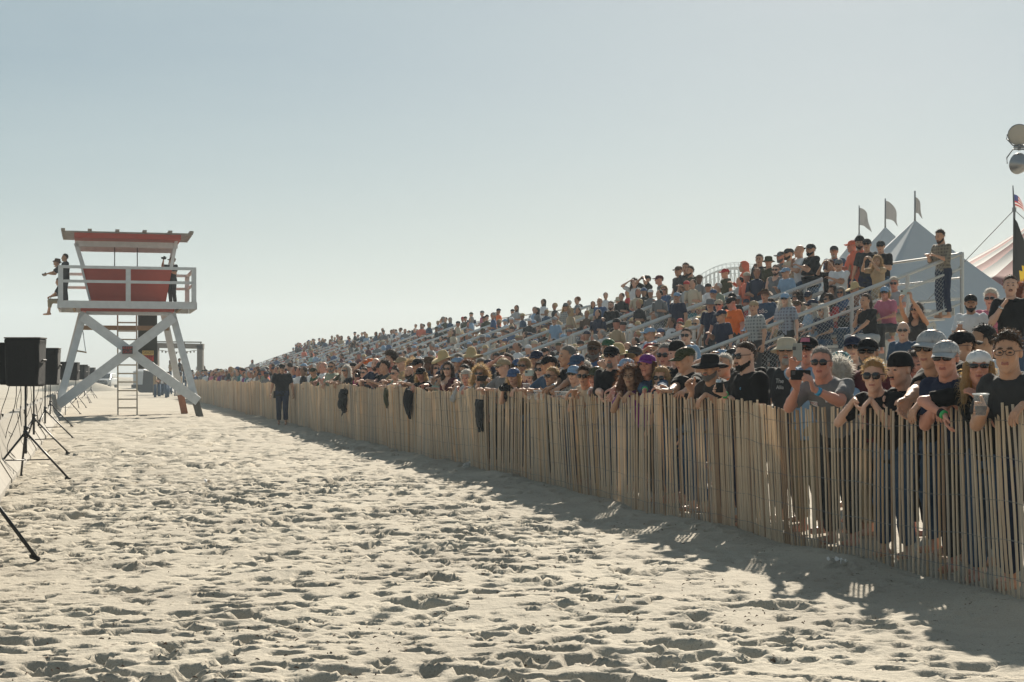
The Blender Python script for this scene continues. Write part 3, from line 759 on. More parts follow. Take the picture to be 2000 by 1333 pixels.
def suv():
    z = 185.; g = W3(206, 0, z); root = empty('parked_car', (g.x, z, 0)); tag(root, 'pale four wheel drive parked far away, seen from the front', 'car')
    BODY = pm('car_paint', (.42, .43, .43), .3, .05, coat=.5); GL = pm('car_glass', (.03, .035, .04), .1); TY = pm('tyre', (.02, .02, .02), .9)
    def loft(secs, name, mat, par=None):
        P = []; F = []
        for y, w, z0, z1 in secs:
            for x, zz in rounded(w, z1-z0, .12): P.append((x, y, (z0+z1)/2+zz))
        n = 16
        for i in range(len(secs)-1):
            for k in range(n): F.append((i*n+k, i*n+(k+1) % n, (i+1)*n+(k+1) % n, (i+1)*n+k))
        F += [tuple(range(n)), tuple((len(secs)-1)*n+k for k in range(n-1, -1, -1))]
        return MB().add(P, F).build(name, mat, par or root, True)
    loft([(-2.3, 1.6, .5, .95), (-2.2, 1.85, .4, 1.05), (-.9, 1.95, .35, 1.15), (2.2, 1.95, .35, 1.15), (2.35, 1.8, .45, 1.1)], 'body', BODY)
    loft([(-.9, 1.75, 1.1, 1.16), (-.3, 1.6, 1.1, 1.72), (.3, 1.55, 1.1, 1.78), (2.0, 1.5, 1.1, 1.76), (2.3, 1.4, 1.1, 1.2)], 'cabin', BODY)
    MB().add([(-.75, -.93, 1.2), (.75, -.93, 1.2), (.66, -.37, 1.68), (-.66, -.37, 1.68)], [(0, 1, 2, 3)]).build('windscreen', GL, root)
    for x in (-.7, .7): MB().lathe([(.12, 0), (.11, .03), (.01, .05)], 12).build('headlight', pm('headlamp', (.7, .7, .66), .1), root, M=Matrix.Translation((x, -2.25, .8)) @ Matrix.Rotation(math.pi/2, 4, 'X'))
    MB().box((0, -2.33, .55), (1.7, .1, .2)).build('bumper', TY, root); MB().box((0, -2.31, .82), (.9, .06, .2)).build('grille', TY, root)
    for x in (-.85, .85):
        for y in (-1.45, 1.5): MB().tube([(x-.11, y, .37), (x+.11, y, .37)], .37, 14).build('wheel', TY, root)
        MB().box((x*1.2, -.75, 1.2), (.2, .1, .15)).build('mirror', BODY, root)
suv()
def far_things():
    z = 160.; o = empty('canopy_tent', (W3(277, 0, z).x, z, 0)); tag(o, 'small white canopy tent beyond the ladder of the tower', 'tent')
    V = []; 
    MB().add([(-.65, -1, 1.9), (.65, -1, 1.9), (.65, 1, 1.9), (-.65, 1, 1.9), (0, 0, 2.3)], [(0,1,4),(1,2,4),(2,3,4),(3,0,4)]).build('canopy', CANV, o)
    MB().box((0, -.98, 1.2), (1.28, .03, 1.4)).build('front_sheet', CANV, o); MB().box((0, .98, 1.2), (1.28, .03, 1.4)).build('back_sheet', CANV, o)
    for x in (-.63, .63):
        for y in (-.95, .95): MB().tube([(x, y, 0), (x, y, 1.9)], .03, 5).build('pole', POLE, o)
    z = 135.; a = W3(262, 0, z).x; b = W3(345, 0, z).x; o = empty('ramp_trailer', (a, z, 0)); tag(o, 'dark sloping trailer ramp on the sand behind the tower legs', 'trailer')
    L = b-a; TR = pm('trailer_dark', (.055, .055, .055), .8, .2)
    MB().add([(.9, -1, .0), (L, -1, .0), (L*.62, -1, 1.6), (1.05, -1, 1.95), (.9, 1, .0), (L, 1, .0), (L*.62, 1, 1.6), (1.05, 1, 1.95)], [(0,1,2,3),(7,6,5,4),(1,5,6,2),(2,6,7,3),(3,7,4,0),(0,4,5,1)]).build('ramp_body', TR, o)
    MB().box((.5, 0, .55), (1.1, 1.6, .28)).build('tongue', TR, o); 
    for y in (-.75, .75): MB().tube([(.8, y-.12, .3), (.8, y+.12, .3)], .3, 12).build('wheel', TR, o)
    for k, (x0, zz, w, hgt) in enumerate(((150, 150, 9, 1.1), (232, 230, 30, 1.3))):
        c = W3(x0, 0, zz); V = []; F = []
        n = 14
        for j in range(5):
            for i in range(n):
                r = (1-j/4)*w/2; an = 2*math.pi*i/n; V.append((r*math.cos(an)*(1+.15*math.sin(3*an)), r*math.sin(an)*.5, hgt*math.sin(j/4*math.pi/2)**1.3-.05))
        for j in range(4):
            for i in range(n): F.append((j*n+i, j*n+(i+1) % n, (j+1)*n+(i+1) % n, (j+1)*n+i))
        tag(ob('sand_bank', mesh('sand_bank', V, F, [bpy.data.materials['dry_sand']], smooth=True), None, (c.x, zz, 0)), kind='structure')
far_things()
# ------------------------------------------------------------------ haze
hz = MB().box((0, 760, 34), (3200, 1640, 72)).me('haze')
hm = bpy.data.materials.new('sea_haze'); hm.use_nodes = True; t = hm.node_tree; t.nodes.clear()
ho = t.nodes.new('ShaderNodeOutputMaterial'); pv = t.nodes.new('ShaderNodeVolumePrincipled')
pv.inputs['Color'].default_value = (.80, .92, 1, 1); pv.inputs['Density'].default_value = .0008; pv.inputs['Anisotropy'].default_value = .1
t.links.new(pv.outputs[0], ho.inputs['Volume']); hz.materials.append(hm)
tag(ob('haze', hz), 'thin pale sea haze lying over the beach', kind='stuff')
# ------------------------------------------------------------------ implicit surfaces for people
def _rc(a, b, ra, rb):
    a = np.array(a, float); b = np.array(b, float); ba = b-a; L = max(ba.dot(ba), 1e-9)
    def f(X, Y, Z):
        px, py, pz = X-a[0], Y-a[1], Z-a[2]
        t = np.clip((px*ba[0]+py*ba[1]+pz*ba[2])/L, 0, 1)
        return np.sqrt((px-t*ba[0])**2+(py-t*ba[1])**2+(pz-t*ba[2])**2)-(ra+(rb-ra)*t)
    m = max(ra, rb)
    return f, np.minimum(a, b)-m, np.maximum(a, b)+m
def _rcc(a, b, ra, rb):
    f0, lo, hi = _rc(a, b, ra, rb); a = np.array(a, float); b = np.array(b, float); d = (b-a)/np.linalg.norm(b-a)
    return (lambda X, Y, Z: np.maximum(f0(X, Y, Z), (X-b[0])*d[0]+(Y-b[1])*d[1]+(Z-b[2])*d[2])), lo, hi
def _el(c, r):
    c = np.array(c, float); r = np.array(r, float)
    def f(X, Y, Z):
        x, y, z = X-c[0], Y-c[1], Z-c[2]
        k0 = np.sqrt((x/r[0])**2+(y/r[1])**2+(z/r[2])**2); k1 = np.sqrt((x/r[0]**2)**2+(y/r[1]**2)**2+(z/r[2]**2)**2)+1e-9
        return k0*(k0-1)/k1
    return f, c-r, c+r
def _loft(secs):
    "secs: (centre, half width in x, half depth)"
    C = [np.array(s[0], float) for s in secs]
    mw = max(max(s[1], s[2]) for s in secs)
    def f(X, Y, Z):
        out = None
        for i in range(len(C)-1):
            a, b = C[i], C[i+1]; ba = b-a; L = np.linalg.norm(ba); t = ba/L
            n = np.array([0, -t[2], t[1]]); n /= np.linalg.norm(n)
            px, py, pz = X-a[0], Y-a[1], Z-a[2]
            h = (px*t[0]+py*t[1]+pz*t[2])/L; hc = np.clip(h, 0, 1)
            w = secs[i][1]+(secs[i+1][1]-secs[i][1])*hc; d = secs[i][2]+(secs[i+1][2]-secs[i][2])*hc
            u = px-hc*ba[0]; v = (py-hc*ba[1])*n[1]+(pz-hc*ba[2])*n[2]
            k = np.sqrt((u/w)**2+(v/d)**2)
            r = (k-1)*np.minimum(w, d)
            ax = np.maximum(np.abs(h-.5)-.5, 0)*L
            e = np.where(ax > 0, np.where(r > 0, np.sqrt(r*r+ax*ax), np.maximum(r, ax)), r)
            out = e if out is None else np.minimum(out, e)
        return out
    lo = np.min(C, 0)-mw; hi = np.max(C, 0)+mw
    return f, lo, hi
def nets(prims, res, post=None):
    "prims: (kind(f,lo,hi), k, op) -> vertices, quads"
    lo = np.min([p[0][1] for p in prims if p[2] == 'u'], 0)-2.5*res; hi = np.max([p[0][2] for p in prims if p[2] == 'u'], 0)+2.5*res
    ax = [np.arange(lo[i], hi[i]+res, res) for i in range(3)]
    F = np.full([len(a) for a in ax], .2)
    for (f, l, h), k, op in prims:
        pad = k+2.2*res; sl = []
        for i in range(3):
            i0 = max(0, int((l[i]-pad-lo[i])/res)); i1 = min(len(ax[i]), int((h[i]+pad-lo[i])/res)+2); sl.append(slice(i0, i1))
        if any(s.stop <= s.start for s in sl): continue
        d = f(ax[0][sl[0]][:, None, None], ax[1][sl[1]][None, :, None], ax[2][sl[2]][None, None, :])
        a = F[tuple(sl)]
        if op == 'u':
            hh = np.clip(.5+.5*(a-d)/k, 0, 1); F[tuple(sl)] = a*(1-hh)+d*hh-k*hh*(1-hh)
        else:
            hh = np.clip(.5-.5*(a+d)/k, 0, 1); F[tuple(sl)] = a*(1-hh)-d*hh+k*hh*(1-hh)
    if post is not None: F = post(F, ax[0][:, None, None], ax[1][None, :, None], ax[2][None, None, :])
    F[0] = F[-1] = .2; F[:, 0] = F[:, -1] = .2; F[:, :, 0] = F[:, :, -1] = .2
    s = F < 0
    sx, sy, sz = s.shape
    cnt = sum(s[i:sx-1+i, j:sy-1+j, k:sz-1+k].astype(np.int8) for i in (0, 1) for j in (0, 1) for k in (0, 1))
    act = np.argwhere((cnt > 0) & (cnt < 8))
    idx = -np.ones((sx-1, sy-1, sz-1), dtype=np.int64); idx[tuple(act.T)] = np.arange(len(act))
    cor = np.array([(i, j, k) for i in (0, 1) for j in (0, 1) for k in (0, 1)])
    val = np.stack([F[tuple((act+c).T)] for c in cor], 1)
    P = np.zeros((len(act), 3)); n = np.zeros(len(act))
    for a in range(8):
        for b in range(a+1, 8):
            if np.abs(cor[a]-cor[b]).sum() != 1: continue
            m = (val[:, a] < 0) != (val[:, b] < 0)
            t = val[m, a]/(val[m, a]-val[m, b]); P[m] += cor[a]+t[:, None]*(cor[b]-cor[a]); n[m] += 1
    V = (act+P/n[:, None])*res+lo
    Q = []
    for d in range(3):
        e = [slice(None)]*3; e2 = [slice(None)]*3; e[d] = slice(0, -1); e2[d] = slice(1, None)
        c = np.argwhere(s[tuple(e)] != s[tuple(e2)])
        u, v = [(1, 2), (2, 0), (0, 1)][d]
        c = c[(c[:, u] > 0) & (c[:, v] > 0)]
        ins = s[tuple(c.T)]
        def cell(du, dv):
            q = c.copy(); q[:, u] -= du; q[:, v] -= dv; return idx[tuple(q.T)]
        q = np.stack([cell(1, 1), cell(0, 1), cell(0, 0), cell(1, 0)], 1)
        q[~ins] = q[~ins][:, ::-1]; Q.append(q)
    Q = np.concatenate(Q); Q = Q[(Q >= 0).all(1)]
    return V, Q

# ------------------------------------------------------------------ materials for people
SKIN = {k: pm('skin_'+k, c, .55, .12, 14., .08, 90, spec=.35, sheen=.2) for k, c in dict(fair=(.64, .38, .27), tan=(.52, .285, .18), red=(.58, .27, .19), olive=(.43, .25, .155), brown=(.17, .085, .05), dark=(.09, .048, .03)).items()}
SKIN_LIP = {k: pm('lips_'+k, (c[0]*.8, c[1]*.55, c[2]*.55), .5) for k, c in dict(fair=(.48, .26, .19), tan=(.38, .19, .13), red=(.42, .18, .13), olive=(.30, .16, .11), brown=(.16, .08, .06), dark=(.1, .05, .04)).items()}
EYE = pm('eye_dark', (.035, .025, .02), .3); BROW = {}
HAIRC = dict(black=(.015, .012, .01), brown=(.055, .03, .016), auburn=(.14, .055, .02), blond=(.42, .29, .14), grey=(.27, .26, .245), white=(.60, .58, .53), red=(.26, .08, .025))
HAIR = {k: pm('hair_'+k, c, .55, .35, 30., .5, 120, sheen=.6, trans=.55) for k, c in HAIRC.items()}
CLOTHC = dict(black=(.013, .013, .014), charcoal=(.04, .041, .043), grey=(.17, .175, .18), lightgrey=(.36, .37, .38), white=(.66, .67, .68), navy=(.018, .026, .055), blue=(.06, .11, .22), lightblue=(.24, .36, .50), denim=(.045, .085, .145), teal=(.03, .16, .18), olive=(.055, .058, .03), green=(.05, .12, .06), sage=(.26, .29, .22), maroon=(.10, .022, .03), red=(.42, .035, .035), orange=(.80, .17, .03), coral=(.72, .18, .10), tan=(.38, .28, .17), beige=(.50, .43, .32), brown=(.10, .06, .035), pink=(.50, .16, .22), hotpink=(.55, .06, .22), purple=(.16, .03, .18), lime=(.42, .52, .12), mint=(.36, .52, .46), yellow=(.62, .42, .05), khaki=(.34, .28, .19), straw=(.50, .37, .19))
CLOTHN = dict(lightgrey='light grey', lightblue='light blue', hotpink='bright pink', charcoal='charcoal', denim='denim blue', sage='sage green', mint='mint green', lime='lime green')
def cloth(k):
    if k.startswith('plaid'):
        if k in _M: return _M[k]
        cols = dict(plaid=((.22, .19, .14), (.07, .06, .045)), plaid_blue=((.30, .34, .40), (.12, .10, .13)), plaid_grey=((.36, .37, .36), (.10, .11, .12)))[k]
        m = pm(k, cols[0], .9, .1, 20, sheen=.2); t = m.node_tree; b = t.nodes['Principled BSDF']; tc = [n for n in t.nodes if n.type == 'TEX_COORD'][0]
        fac = None
        for ax in ('X', 'Z'):
            w = t.nodes.new('ShaderNodeTexWave'); w.bands_direction = ax; w.inputs['Scale'].default_value = 5.; w.inputs['Distortion'].default_value = .6
            t.links.new(tc.outputs['Object'], w.inputs['Vector'])
            if fac is None: fac = w
            else:
                a = t.nodes.new('ShaderNodeMath'); a.operation = 'MULTIPLY'; t.links.new(fac.outputs['Fac'], a.inputs[0]); t.links.new(w.outputs['Fac'], a.inputs[1]); fac = a
        mx = t.nodes.new('ShaderNodeMix'); mx.data_type = 'RGBA'; mx.inputs['A'].default_value = (*cols[0], 1); mx.inputs['B'].default_value = (*cols[1], 1)
        t.links.new(fac.outputs[0], mx.inputs['Factor']); t.links.new(mx.outputs['Result'], b.inputs['Base Color']); return m
    return pm('cloth_'+k, CLOTHC[k], .9, .16, 12., .35, 25., spec=.12, sheen=.06)
LENS = pm('dark_lens', (.008, .008, .01), .06, .05, spec=.7); FRAME = pm('spectacle_frame', (.02, .016, .014), .3)

# ------------------------------------------------------------------ heads, hands, hair, hats (head space: face looks to -y, origin at ear height)
def head_prims(sex, fat):
    w = 1+.08*fat; j = .9 if sex == 'f' else 1.
    P = [(_el((0, .014, .034), (.075*w, .096, .088)), .02, 'u'), (_el((0, -.028, -.032), (.059*w*j, .066, .084)), .03, 'u'),
         (_rc((-.040*w*j, -.012, -.058), (0, -.070, -.102), .026, .021*j), .025, 'u'), (_rc((.040*w*j, -.012, -.058), (0, -.070, -.102), .026, .021*j), .025, 'u'),
         (_rc((0, -.088, .012), (0, -.112, -.028), .0085, .0135*j), .014, 'u'), (_rc((-.012, -.098, -.034), (.012, -.098, -.034), .010, .010), .008, 'u'),
         (_rc((-.034, -.083, .026), (.034, -.083, .026), .0125, .0125), .012, 'u'),
         (_el((-.041, -.066, -.022), (.022, .02, .02)), .02, 'u'), (_el((.041, -.066, -.022), (.022, .02, .02)), .02, 'u'),
         (_el((-.031, -.104, .006), (.018, .016, .011)), .012, 's'), (_el((.031, -.104, .006), (.018, .016, .011)), .012, 's'),
         (_el((-.031, -.083, .006), (.0125, .0125, .0115)), .004, 'u'), (_el((.031, -.083, .006), (.0125, .0125, .0115)), .004, 'u'),
         (_rc((0, -.094, -.0605), (.021, -.087, -.0575), .0085, .007), .007, 'u'), (_rc((0, -.094, -.0605), (-.021, -.087, -.0575), .0085, .007), .007, 'u'), (_rc((-.014, -.091, -.0705), (.014, -.091, -.0705), .009, .009), .008, 'u'),
         (_el((-.079*w, .012, -.004), (.011, .019, .031)), .008, 'u'), (_el((.079*w, .012, -.004), (.011, .019, .031)), .008, 'u'),
         (_rc((0, .018, -.05), (0, .022, -.14), .053*(.86 if sex == 'f' else 1)*w, .055*(.86 if sex == 'f' else 1)*w), .03, 'u')]
    return P
def head_mat(V, Q):
    c = V[Q].mean(1); mi = np.zeros(len(Q), int)
    lips = (np.abs(c[:, 2]+.0650-9*c[:, 0]**2) < .0085) & (np.abs(c[:, 0]) < .023) & (c[:, 1] < -.088); mi[lips] = 1
    eyes = ((np.abs(np.abs(c[:, 0])-.031)/.013)**2+((c[:, 2]-.005)/.0065)**2 < 1) & (c[:, 1] < -.078); mi[eyes] = 2
    brow = (np.abs(np.abs(c[:, 0])-.033) < .019) & (np.abs(c[:, 2]-.0315-.10*(np.abs(c[:, 0])-.030)) < .0042) & (c[:, 1] < -.075); mi[brow] = 3
    return mi
HEADS = {}
for key, (sex, fat) in dict(m=('m', 0), mf=('m', 1), f=('f', 0), ff=('f', .6)).items():
    for lod, res in (('h', .0072), ('l', .0115)):
        V, Q = nets(head_prims(sex, fat), res); HEADS[key+lod] = (V, Q, head_mat(V, Q))
def hand_prims(curl, spread, thumb):
    "right hand, wrist at the origin, fingers along -z, palm towards +x... back of the hand -x; thumb towards -y"
    P = [(_loft([((0, 0, .005), .020, .027), ((0, 0, -.03), .017, .036), ((0, -.002, -.085), .0145, .040)]), .012, 'u')]
    for i, (y, L) in enumerate(((-.030, .072), (-.010, .080), (.011, .075), (.030, .060))):
        a = np.array([0, y, -.085]); ang = .15; yy = spread*(i-1.5)*.12
        for k, f in enumerate((.45, .30, .25)):
            ang += curl*(.75 if k else .6)
            b = a+L*f*np.array([math.sin(ang), yy, -math.cos(ang)]); P.append((_rc(a, b, .0098-.0009*k, .0092-.0010*k), .003, 'u')); a = b
    a = np.array([.006, -.028, -.025]); b = a+np.array([.012, -.030, -.030]); P.append((_rc(a, b, .0145, .0115), .008, 'u'))
    c = b+np.array([.018*thumb, -.012, -.026]); P.append((_rc(b, c, .0112, .0100), .003, 'u')); d = c+np.array([.014*thumb, .002, -.022]); P.append((_rc(c, d, .0100, .0085), .003, 'u'))
    return P
HANDS = {}
for key, (cu, sp, th) in dict(relax=(.45, .6, .6), grip=(1.05, .1, 1.2), flat=(.12, 1.0, .2)).items():
    V, Q = nets(hand_prims(cu, sp, th), .0062); HANDS[key+'h'] = (V, Q)
    V, Q = nets(hand_prims(cu, sp, th), .0105); HANDS[key+'l'] = (V, Q)

def frizz(V, Q, n, ln, seed, down, wid=.0018, zmax=9.):
    "loose strands standing off a hair mesh"
    R = np.random.default_rng(seed); ok = np.nonzero(V[Q].mean(1)[:, 2] < zmax)[0]; pick = ok[R.integers(0, len(ok), n)]; q = Q[pick]
    c = V[q].mean(1); nn = np.cross(V[q[:, 1]]-V[q[:, 0]], V[q[:, 2]]-V[q[:, 0]]); nn /= np.linalg.norm(nn, axis=1)[:, None]+1e-9
    t = np.cross(nn, R.normal(size=(n, 3))); t /= np.linalg.norm(t, axis=1)[:, None]
    L = ln*R.uniform(.4, 1.4, n)[:, None]
    mid = c+nn*L*.5+t*L*.25+np.array([0, 0, -down])*L*.2; tip = c+nn*L*.75+t*L*.6+np.array([0, 0, -down])*L
    s = np.cross(nn, t)*wid
    Vn = np.concatenate([V, c-s-nn*.004, c+s-nn*.004, mid+s*.8, mid-s*.8, tip]); o = len(V); I = np.arange(n)
    f = [list(map(int, r)) for r in Q]+[[o+i, o+n+i, o+2*n+i, o+3*n+i] for i in range(n)]+[[o+3*n+i, o+2*n+i, o+4*n+i] for i in range(n)]
    return Vn, f
def hair_post(front, low, amp, freq, nape=-.075):
    def post(F, X, Y, Z):
        if amp: F = F+amp*np.sin(X*freq+1.3*np.sin(Z*freq*.7))*np.sin(Y*freq*1.1+.8)*np.sin(Z*freq*.9+np.sin(X*freq*.5))
        line = -front+1.25*np.maximum(0, .092-Z)-.75*np.maximum(0, .030-Z)+.35*np.maximum(0, np.abs(X)-.028)*(Z > .045)+.007*np.sin(X*170+1)*np.sin(X*67)+.004*np.sin(Z*140)
        return np.maximum(np.maximum(F, line-Y), np.where(Z < nape, nape-Z, -.05))
    return post
def hair_mesh(kind, hat=False):
    sk = (_el((0, .016, .038), (.0805, .1025, .095)), .02, 'u'); amp, fr, n, ln, dn = .003, 160., 520, .024, .2
    post = hair_post(.066, 0, .0055, 170.)
    if kind == 'short': P = [sk]
    elif kind == 'wavy': P = [(_el((0, .014, .046), (.083, .106, .099)), .02, 'u'), (_el((.01, -.055, .112), (.052, .035, .022)), .02, 'u')]; post = hair_post(.072, 0, .011, 88.); n, ln = 700, .035
    elif kind == 'fringe': P = [sk]; post = lambda F, X, Y, Z: np.maximum(np.maximum(F, (-.01+1.0*np.maximum(0, .06-Z))-Y), np.maximum(Z-.055+.3*np.abs(Y), -.07-Z))
    elif kind == 'bob':
        P = [(_el((0, .014, .04), (.092, .112, .102)), .02, 'u'), (_rc((-.08, .02, .03), (-.083, .0, -.09), .024, .020), .03, 'u'), (_rc((.08, .02, .03), (.083, .0, -.09), .024, .020), .03, 'u'), (_rc((0, .07, .0), (0, .07, -.09), .06, .05), .04, 'u')]
        def post(F, X, Y, Z):
            F = F+.004*np.sin(X*120+Z*20)*np.sin(Y*110)
            face = np.maximum(np.abs(X)-.064, np.maximum(Y+.0-.01*0, Z-.075)); return np.maximum(F, -np.maximum(face, Y-.02))
        n, ln, dn = 520, .03, .5
    elif kind in ('long', 'curly'):
        b = .012 if kind == 'curly' else 0.
        P = [(_el((0, .014, .04), (.088+b, .110+b, .100+b*.6)), .02, 'u')]
        for sg in (-1, 1): P += [(_rc((sg*(.078+b), .015, .03), (sg*(.092+b*2), .0, -.13), .026+b, .034+b), .03, 'u'), (_rc((sg*(.092+b*2), .0, -.13), (sg*.10, -.02, -.24), .034+b, .022), .03, 'u')]
        P += [(_rc((0, .07, .0), (0, .09, -.20), .066, .07), .04, 'u')]
        a = .012 if kind == 'curly' else .005; fq = 75. if kind == 'curly' else 130.
        def post(F, X, Y, Z, a=a, fq=fq):
            F = F+a*np.sin(X*fq+Z*.25*fq)*np.sin(Y*fq+.5)*np.sin(Z*fq*(.8 if a > .01 else .12)+1)
            face = np.maximum(np.abs(X)-.062, np.maximum(Y-.0, Z-.078)); return np.maximum(F, -np.maximum(face, Y-.03))
        n, ln, dn = 1200, .045, .8
        if kind == 'curly': n, ln, dn = 1900, .065, .1
    elif kind == 'afro':
        P = [(_el((0, .025, .065), (.135, .135, .125)), .02, 'u')]; post = hair_post(.085, 0, .010, 120., -.03); n, ln = 900, .035
    elif kind == 'bun': P = [sk, (_el((0, .03, .15), (.035, .035, .03)), .02, 'u')]; n, ln = 300, .03
    elif kind == 'tail': P = [sk, (_rc((0, .115, .05), (0, .15, -.06), .028, .03), .02, 'u'), (_rc((0, .15, -.06), (.01, .13, -.2), .03, .012), .02, 'u')]; post = lambda F, X, Y, Z: np.where(Y > .10, F, hair_post(.078, 0, .003, 160.)(F, X, Y, Z)); n, ln = 350, .035
    elif kind == 'under': P = [sk]; post = lambda F, X, Y, Z: np.maximum(hair_post(.03, 0, .003, 160.)(F, X, Y, Z), Z-.05)
    if hat:
        post0 = post; post = lambda F, X, Y, Z: np.maximum(post0(F, X, Y, Z), Z-.042+.10*Y)
    V, Q = nets(P, .0095 if kind in ('long', 'curly', 'afro') else .008, post)
    V, f = frizz(V, Q, n if not hat else n*2//3, ln, len(kind)*7, dn, zmax=9. if not hat else .0)
    return mesh('hair', V, f, [HAIR['brown']], smooth=True)
HAIRM = {k: hair_mesh(k) for k in ('short', 'wavy', 'fringe', 'bob', 'long', 'curly', 'afro', 'bun', 'tail', 'under')}
HAIRM.update({k+'_hat': hair_mesh(k, True) for k in ('bob', 'long', 'curly', 'tail')})
def hood():
    P = [(_el((0, .02, .035), (.105, .125, .115)), .02, 'u'), (_rc((0, .05, -.05), (0, .06, -.14), .085, .10), .05, 'u')]
    post = lambda F, X, Y, Z: np.maximum(F, -np.maximum(np.maximum(np.abs(X)-.066, Y+.0), np.abs(Z-.0)-.095))
    V, Q = nets(P, .01, post); return mesh('hood', V, Q, [cloth('coral')], smooth=True)
HOOD = hood()
def beard(kind):
    P = head_prims('m', .25)[:9]+head_prims('m', .25)[13:16]
    def post(F, X, Y, Z):
        F = F-.0055+.0028*np.sin(X*210)*np.sin(Z*170+Y*110)
        w = np.clip((np.abs(X)-.022)/.008, 0, 1); zm = -.0475*(1-w)+w*(-.080+.62*(Y+.085)); F = np.maximum(F, (Z-zm+.0025*np.sin(X*310+Y*190))*.85)
        F = np.maximum(F, Y-.012+.25*np.maximum(0, -.07-Z))
        mouth = np.sqrt((X/.024)**2+((Z+.0665)/.0105)**2)-1
        F = np.maximum(F, -np.maximum(mouth*.01, Y+.06))
        if kind == 'goatee': F = np.maximum(F, np.abs(X)-.030)
        if kind == 'moustache': F = np.maximum(np.maximum(F, -.0635-Z), np.abs(X)-.034)
        return F
    V, Q = nets(P, .0066, post); V, f = frizz(V, Q, 160 if kind != 'moustache' else 40, .012, 3, .6)
    return mesh('beard', V, f, [HAIR['grey']], smooth=True)
BEARD = {k: beard(k) for k in ('full', 'goatee', 'moustache')}
def cap_mesh():
    post = lambda F, X, Y, Z: np.maximum(np.maximum(F, .030-.12*Y-Z), -(np.sqrt((X/.080)**2+((Y-.012)/.100)**2+((Z-.04)/.080)**2)-1)*.08)
    V, Q = nets([(_el((0, .012, .045), (.0885, .112, .079)), .01, 'u')], .0085, post)
    crown = mesh('crown', V, Q, [cloth('black')], smooth=True)
    P = []; F = []; nu, nv = 12, 5
    for sgn in (1, -1):
        for j in range(nv+1):
            for i in range(nu+1):
                u = -1+2*i/nu; v = j/nv; a = u*1.25
                x = .086*math.sin(a)*(1-.05*v); y = .012-.106*math.cos(a)-v*.092*math.cos(a*.80)**.7 if True else 0
                z = .045-v*.018-.28*max(0, abs(x)-.01)**1.5*4*(.5+.5*v)+sgn*.0022
                P.append((x, y, z))
    o = (nu+1)*(nv+1)
    for j in range(nv):
        for i in range(nu):
            a = j*(nu+1)+i; F += [(a, a+1, a+nu+2, a+nu+1), (o+a+nu+1, o+a+nu+2, o+a+1, o+a)]
    for i in range(nu): a = nv*(nu+1)+i; F.append((a, a+1, o+a+1, o+a))
    for j in range(nv):
        for i in (0, nu): a = j*(nu+1)+i; F.append((a, a+nu+1, o+a+nu+1, o+a))
    return crown, mesh('brim', P, F, [cloth('black')], smooth=True)
CAP, BRIM = cap_mesh()
def hat_mesh(prof, sy, wav=0., drop=0.):
    m = MB().lathe(prof, 28, 1, sy, (0, .012, 0)); 
    if wav:
        vv = []
        for x, y, z in m.v:
            r = math.hypot(x, y/sy); w = max(0, r-.09); a = math.atan2(y, x); vv.append((x, y, z+wav*w*math.cos(2*a)*1.2-drop*w))
        m.v = vv
    return m.me('hat', [cloth('straw')], True)
def thick(p): return p+[(r*.97+.0, z-.004) for r, z in p[::-1]]
HATS = dict(bucket=hat_mesh(thick([(.004, .128), (.05, .126), (.078, .115), (.086, .09), (.09, .05), (.094, .04), (.125, .018), (.150, .000)]), 1.15),
            boonie=hat_mesh(thick([(.004, .132), (.05, .13), (.078, .12), (.086, .09), (.09, .05), (.096, .043), (.14, .03), (.175, .012)]), 1.12, .15, .1),
            straw=hat_mesh(thick([(.004, .175), (.03, .172), (.055, .16), (.075, .12), (.087, .06), (.093, .045), (.15, .04), (.20, .035)]), 1.1, .25, .2),
            cowboy=hat_mesh(thick([(.004, .14), (.03, .15), (.062, .148), (.08, .11), (.088, .06), (.093, .045), (.13, .045), (.17, .05)]), 1.14, -.55, -.05),
            beanie=hat_mesh(thick([(.004, .145), (.04, .14), (.07, .118), (.086, .08), (.0905, .05), (.092, .03)]), 1.2))
def glasses_mesh(clear):
    m = MB()
    for sg in (-1, 1):
        rx, rz = (.0285, .0205) if not clear else (.026, .0185); n = 14; P = []; F = []
        ring = [(sg*.0325+rx*math.copysign(abs(math.cos(a))**.75, math.cos(a)), rz*math.copysign(abs(math.sin(a))**.75, math.sin(a))) for a in [2*math.pi*k/n for k in range(n)]]
        yy = lambda x: -.1075+.012*(abs(x)/.06)**2
        if not clear:
            P = [(x, yy(x), z+.006) for x, z in ring]+[(sg*.0325, yy(.0325)-.005, .006)]+[(x, yy(x)+.008, z+.006) for x, z in ring]
            F = [(k, (k+1) % n, n) for k in range(n)]+[(k, k+n+1, (k+1) % n+n+1, (k+1) % n) for k in range(n)]; m.add(P, F)
        else:
            pts = [(x, yy(x), z+.006) for x, z in ring]; m.tube(pts+[pts[0]], .0024, 5, cap=False)
        m.tube([(sg*.058, -.094, .013), (sg*.076, -.05, .013), (sg*.083, .01, .012), (sg*.082, .03, -.004)], .0026, 5)
    m.tube([(-.012, -.109, .010), (0, -.111, .012), (.012, -.109, .010)], .0026, 5)
    return m.me('sunglasses' if not clear else 'spectacles', [LENS if not clear else FRAME], True)
SHADES, SPECS = glasses_mesh(False), glasses_mesh(True)

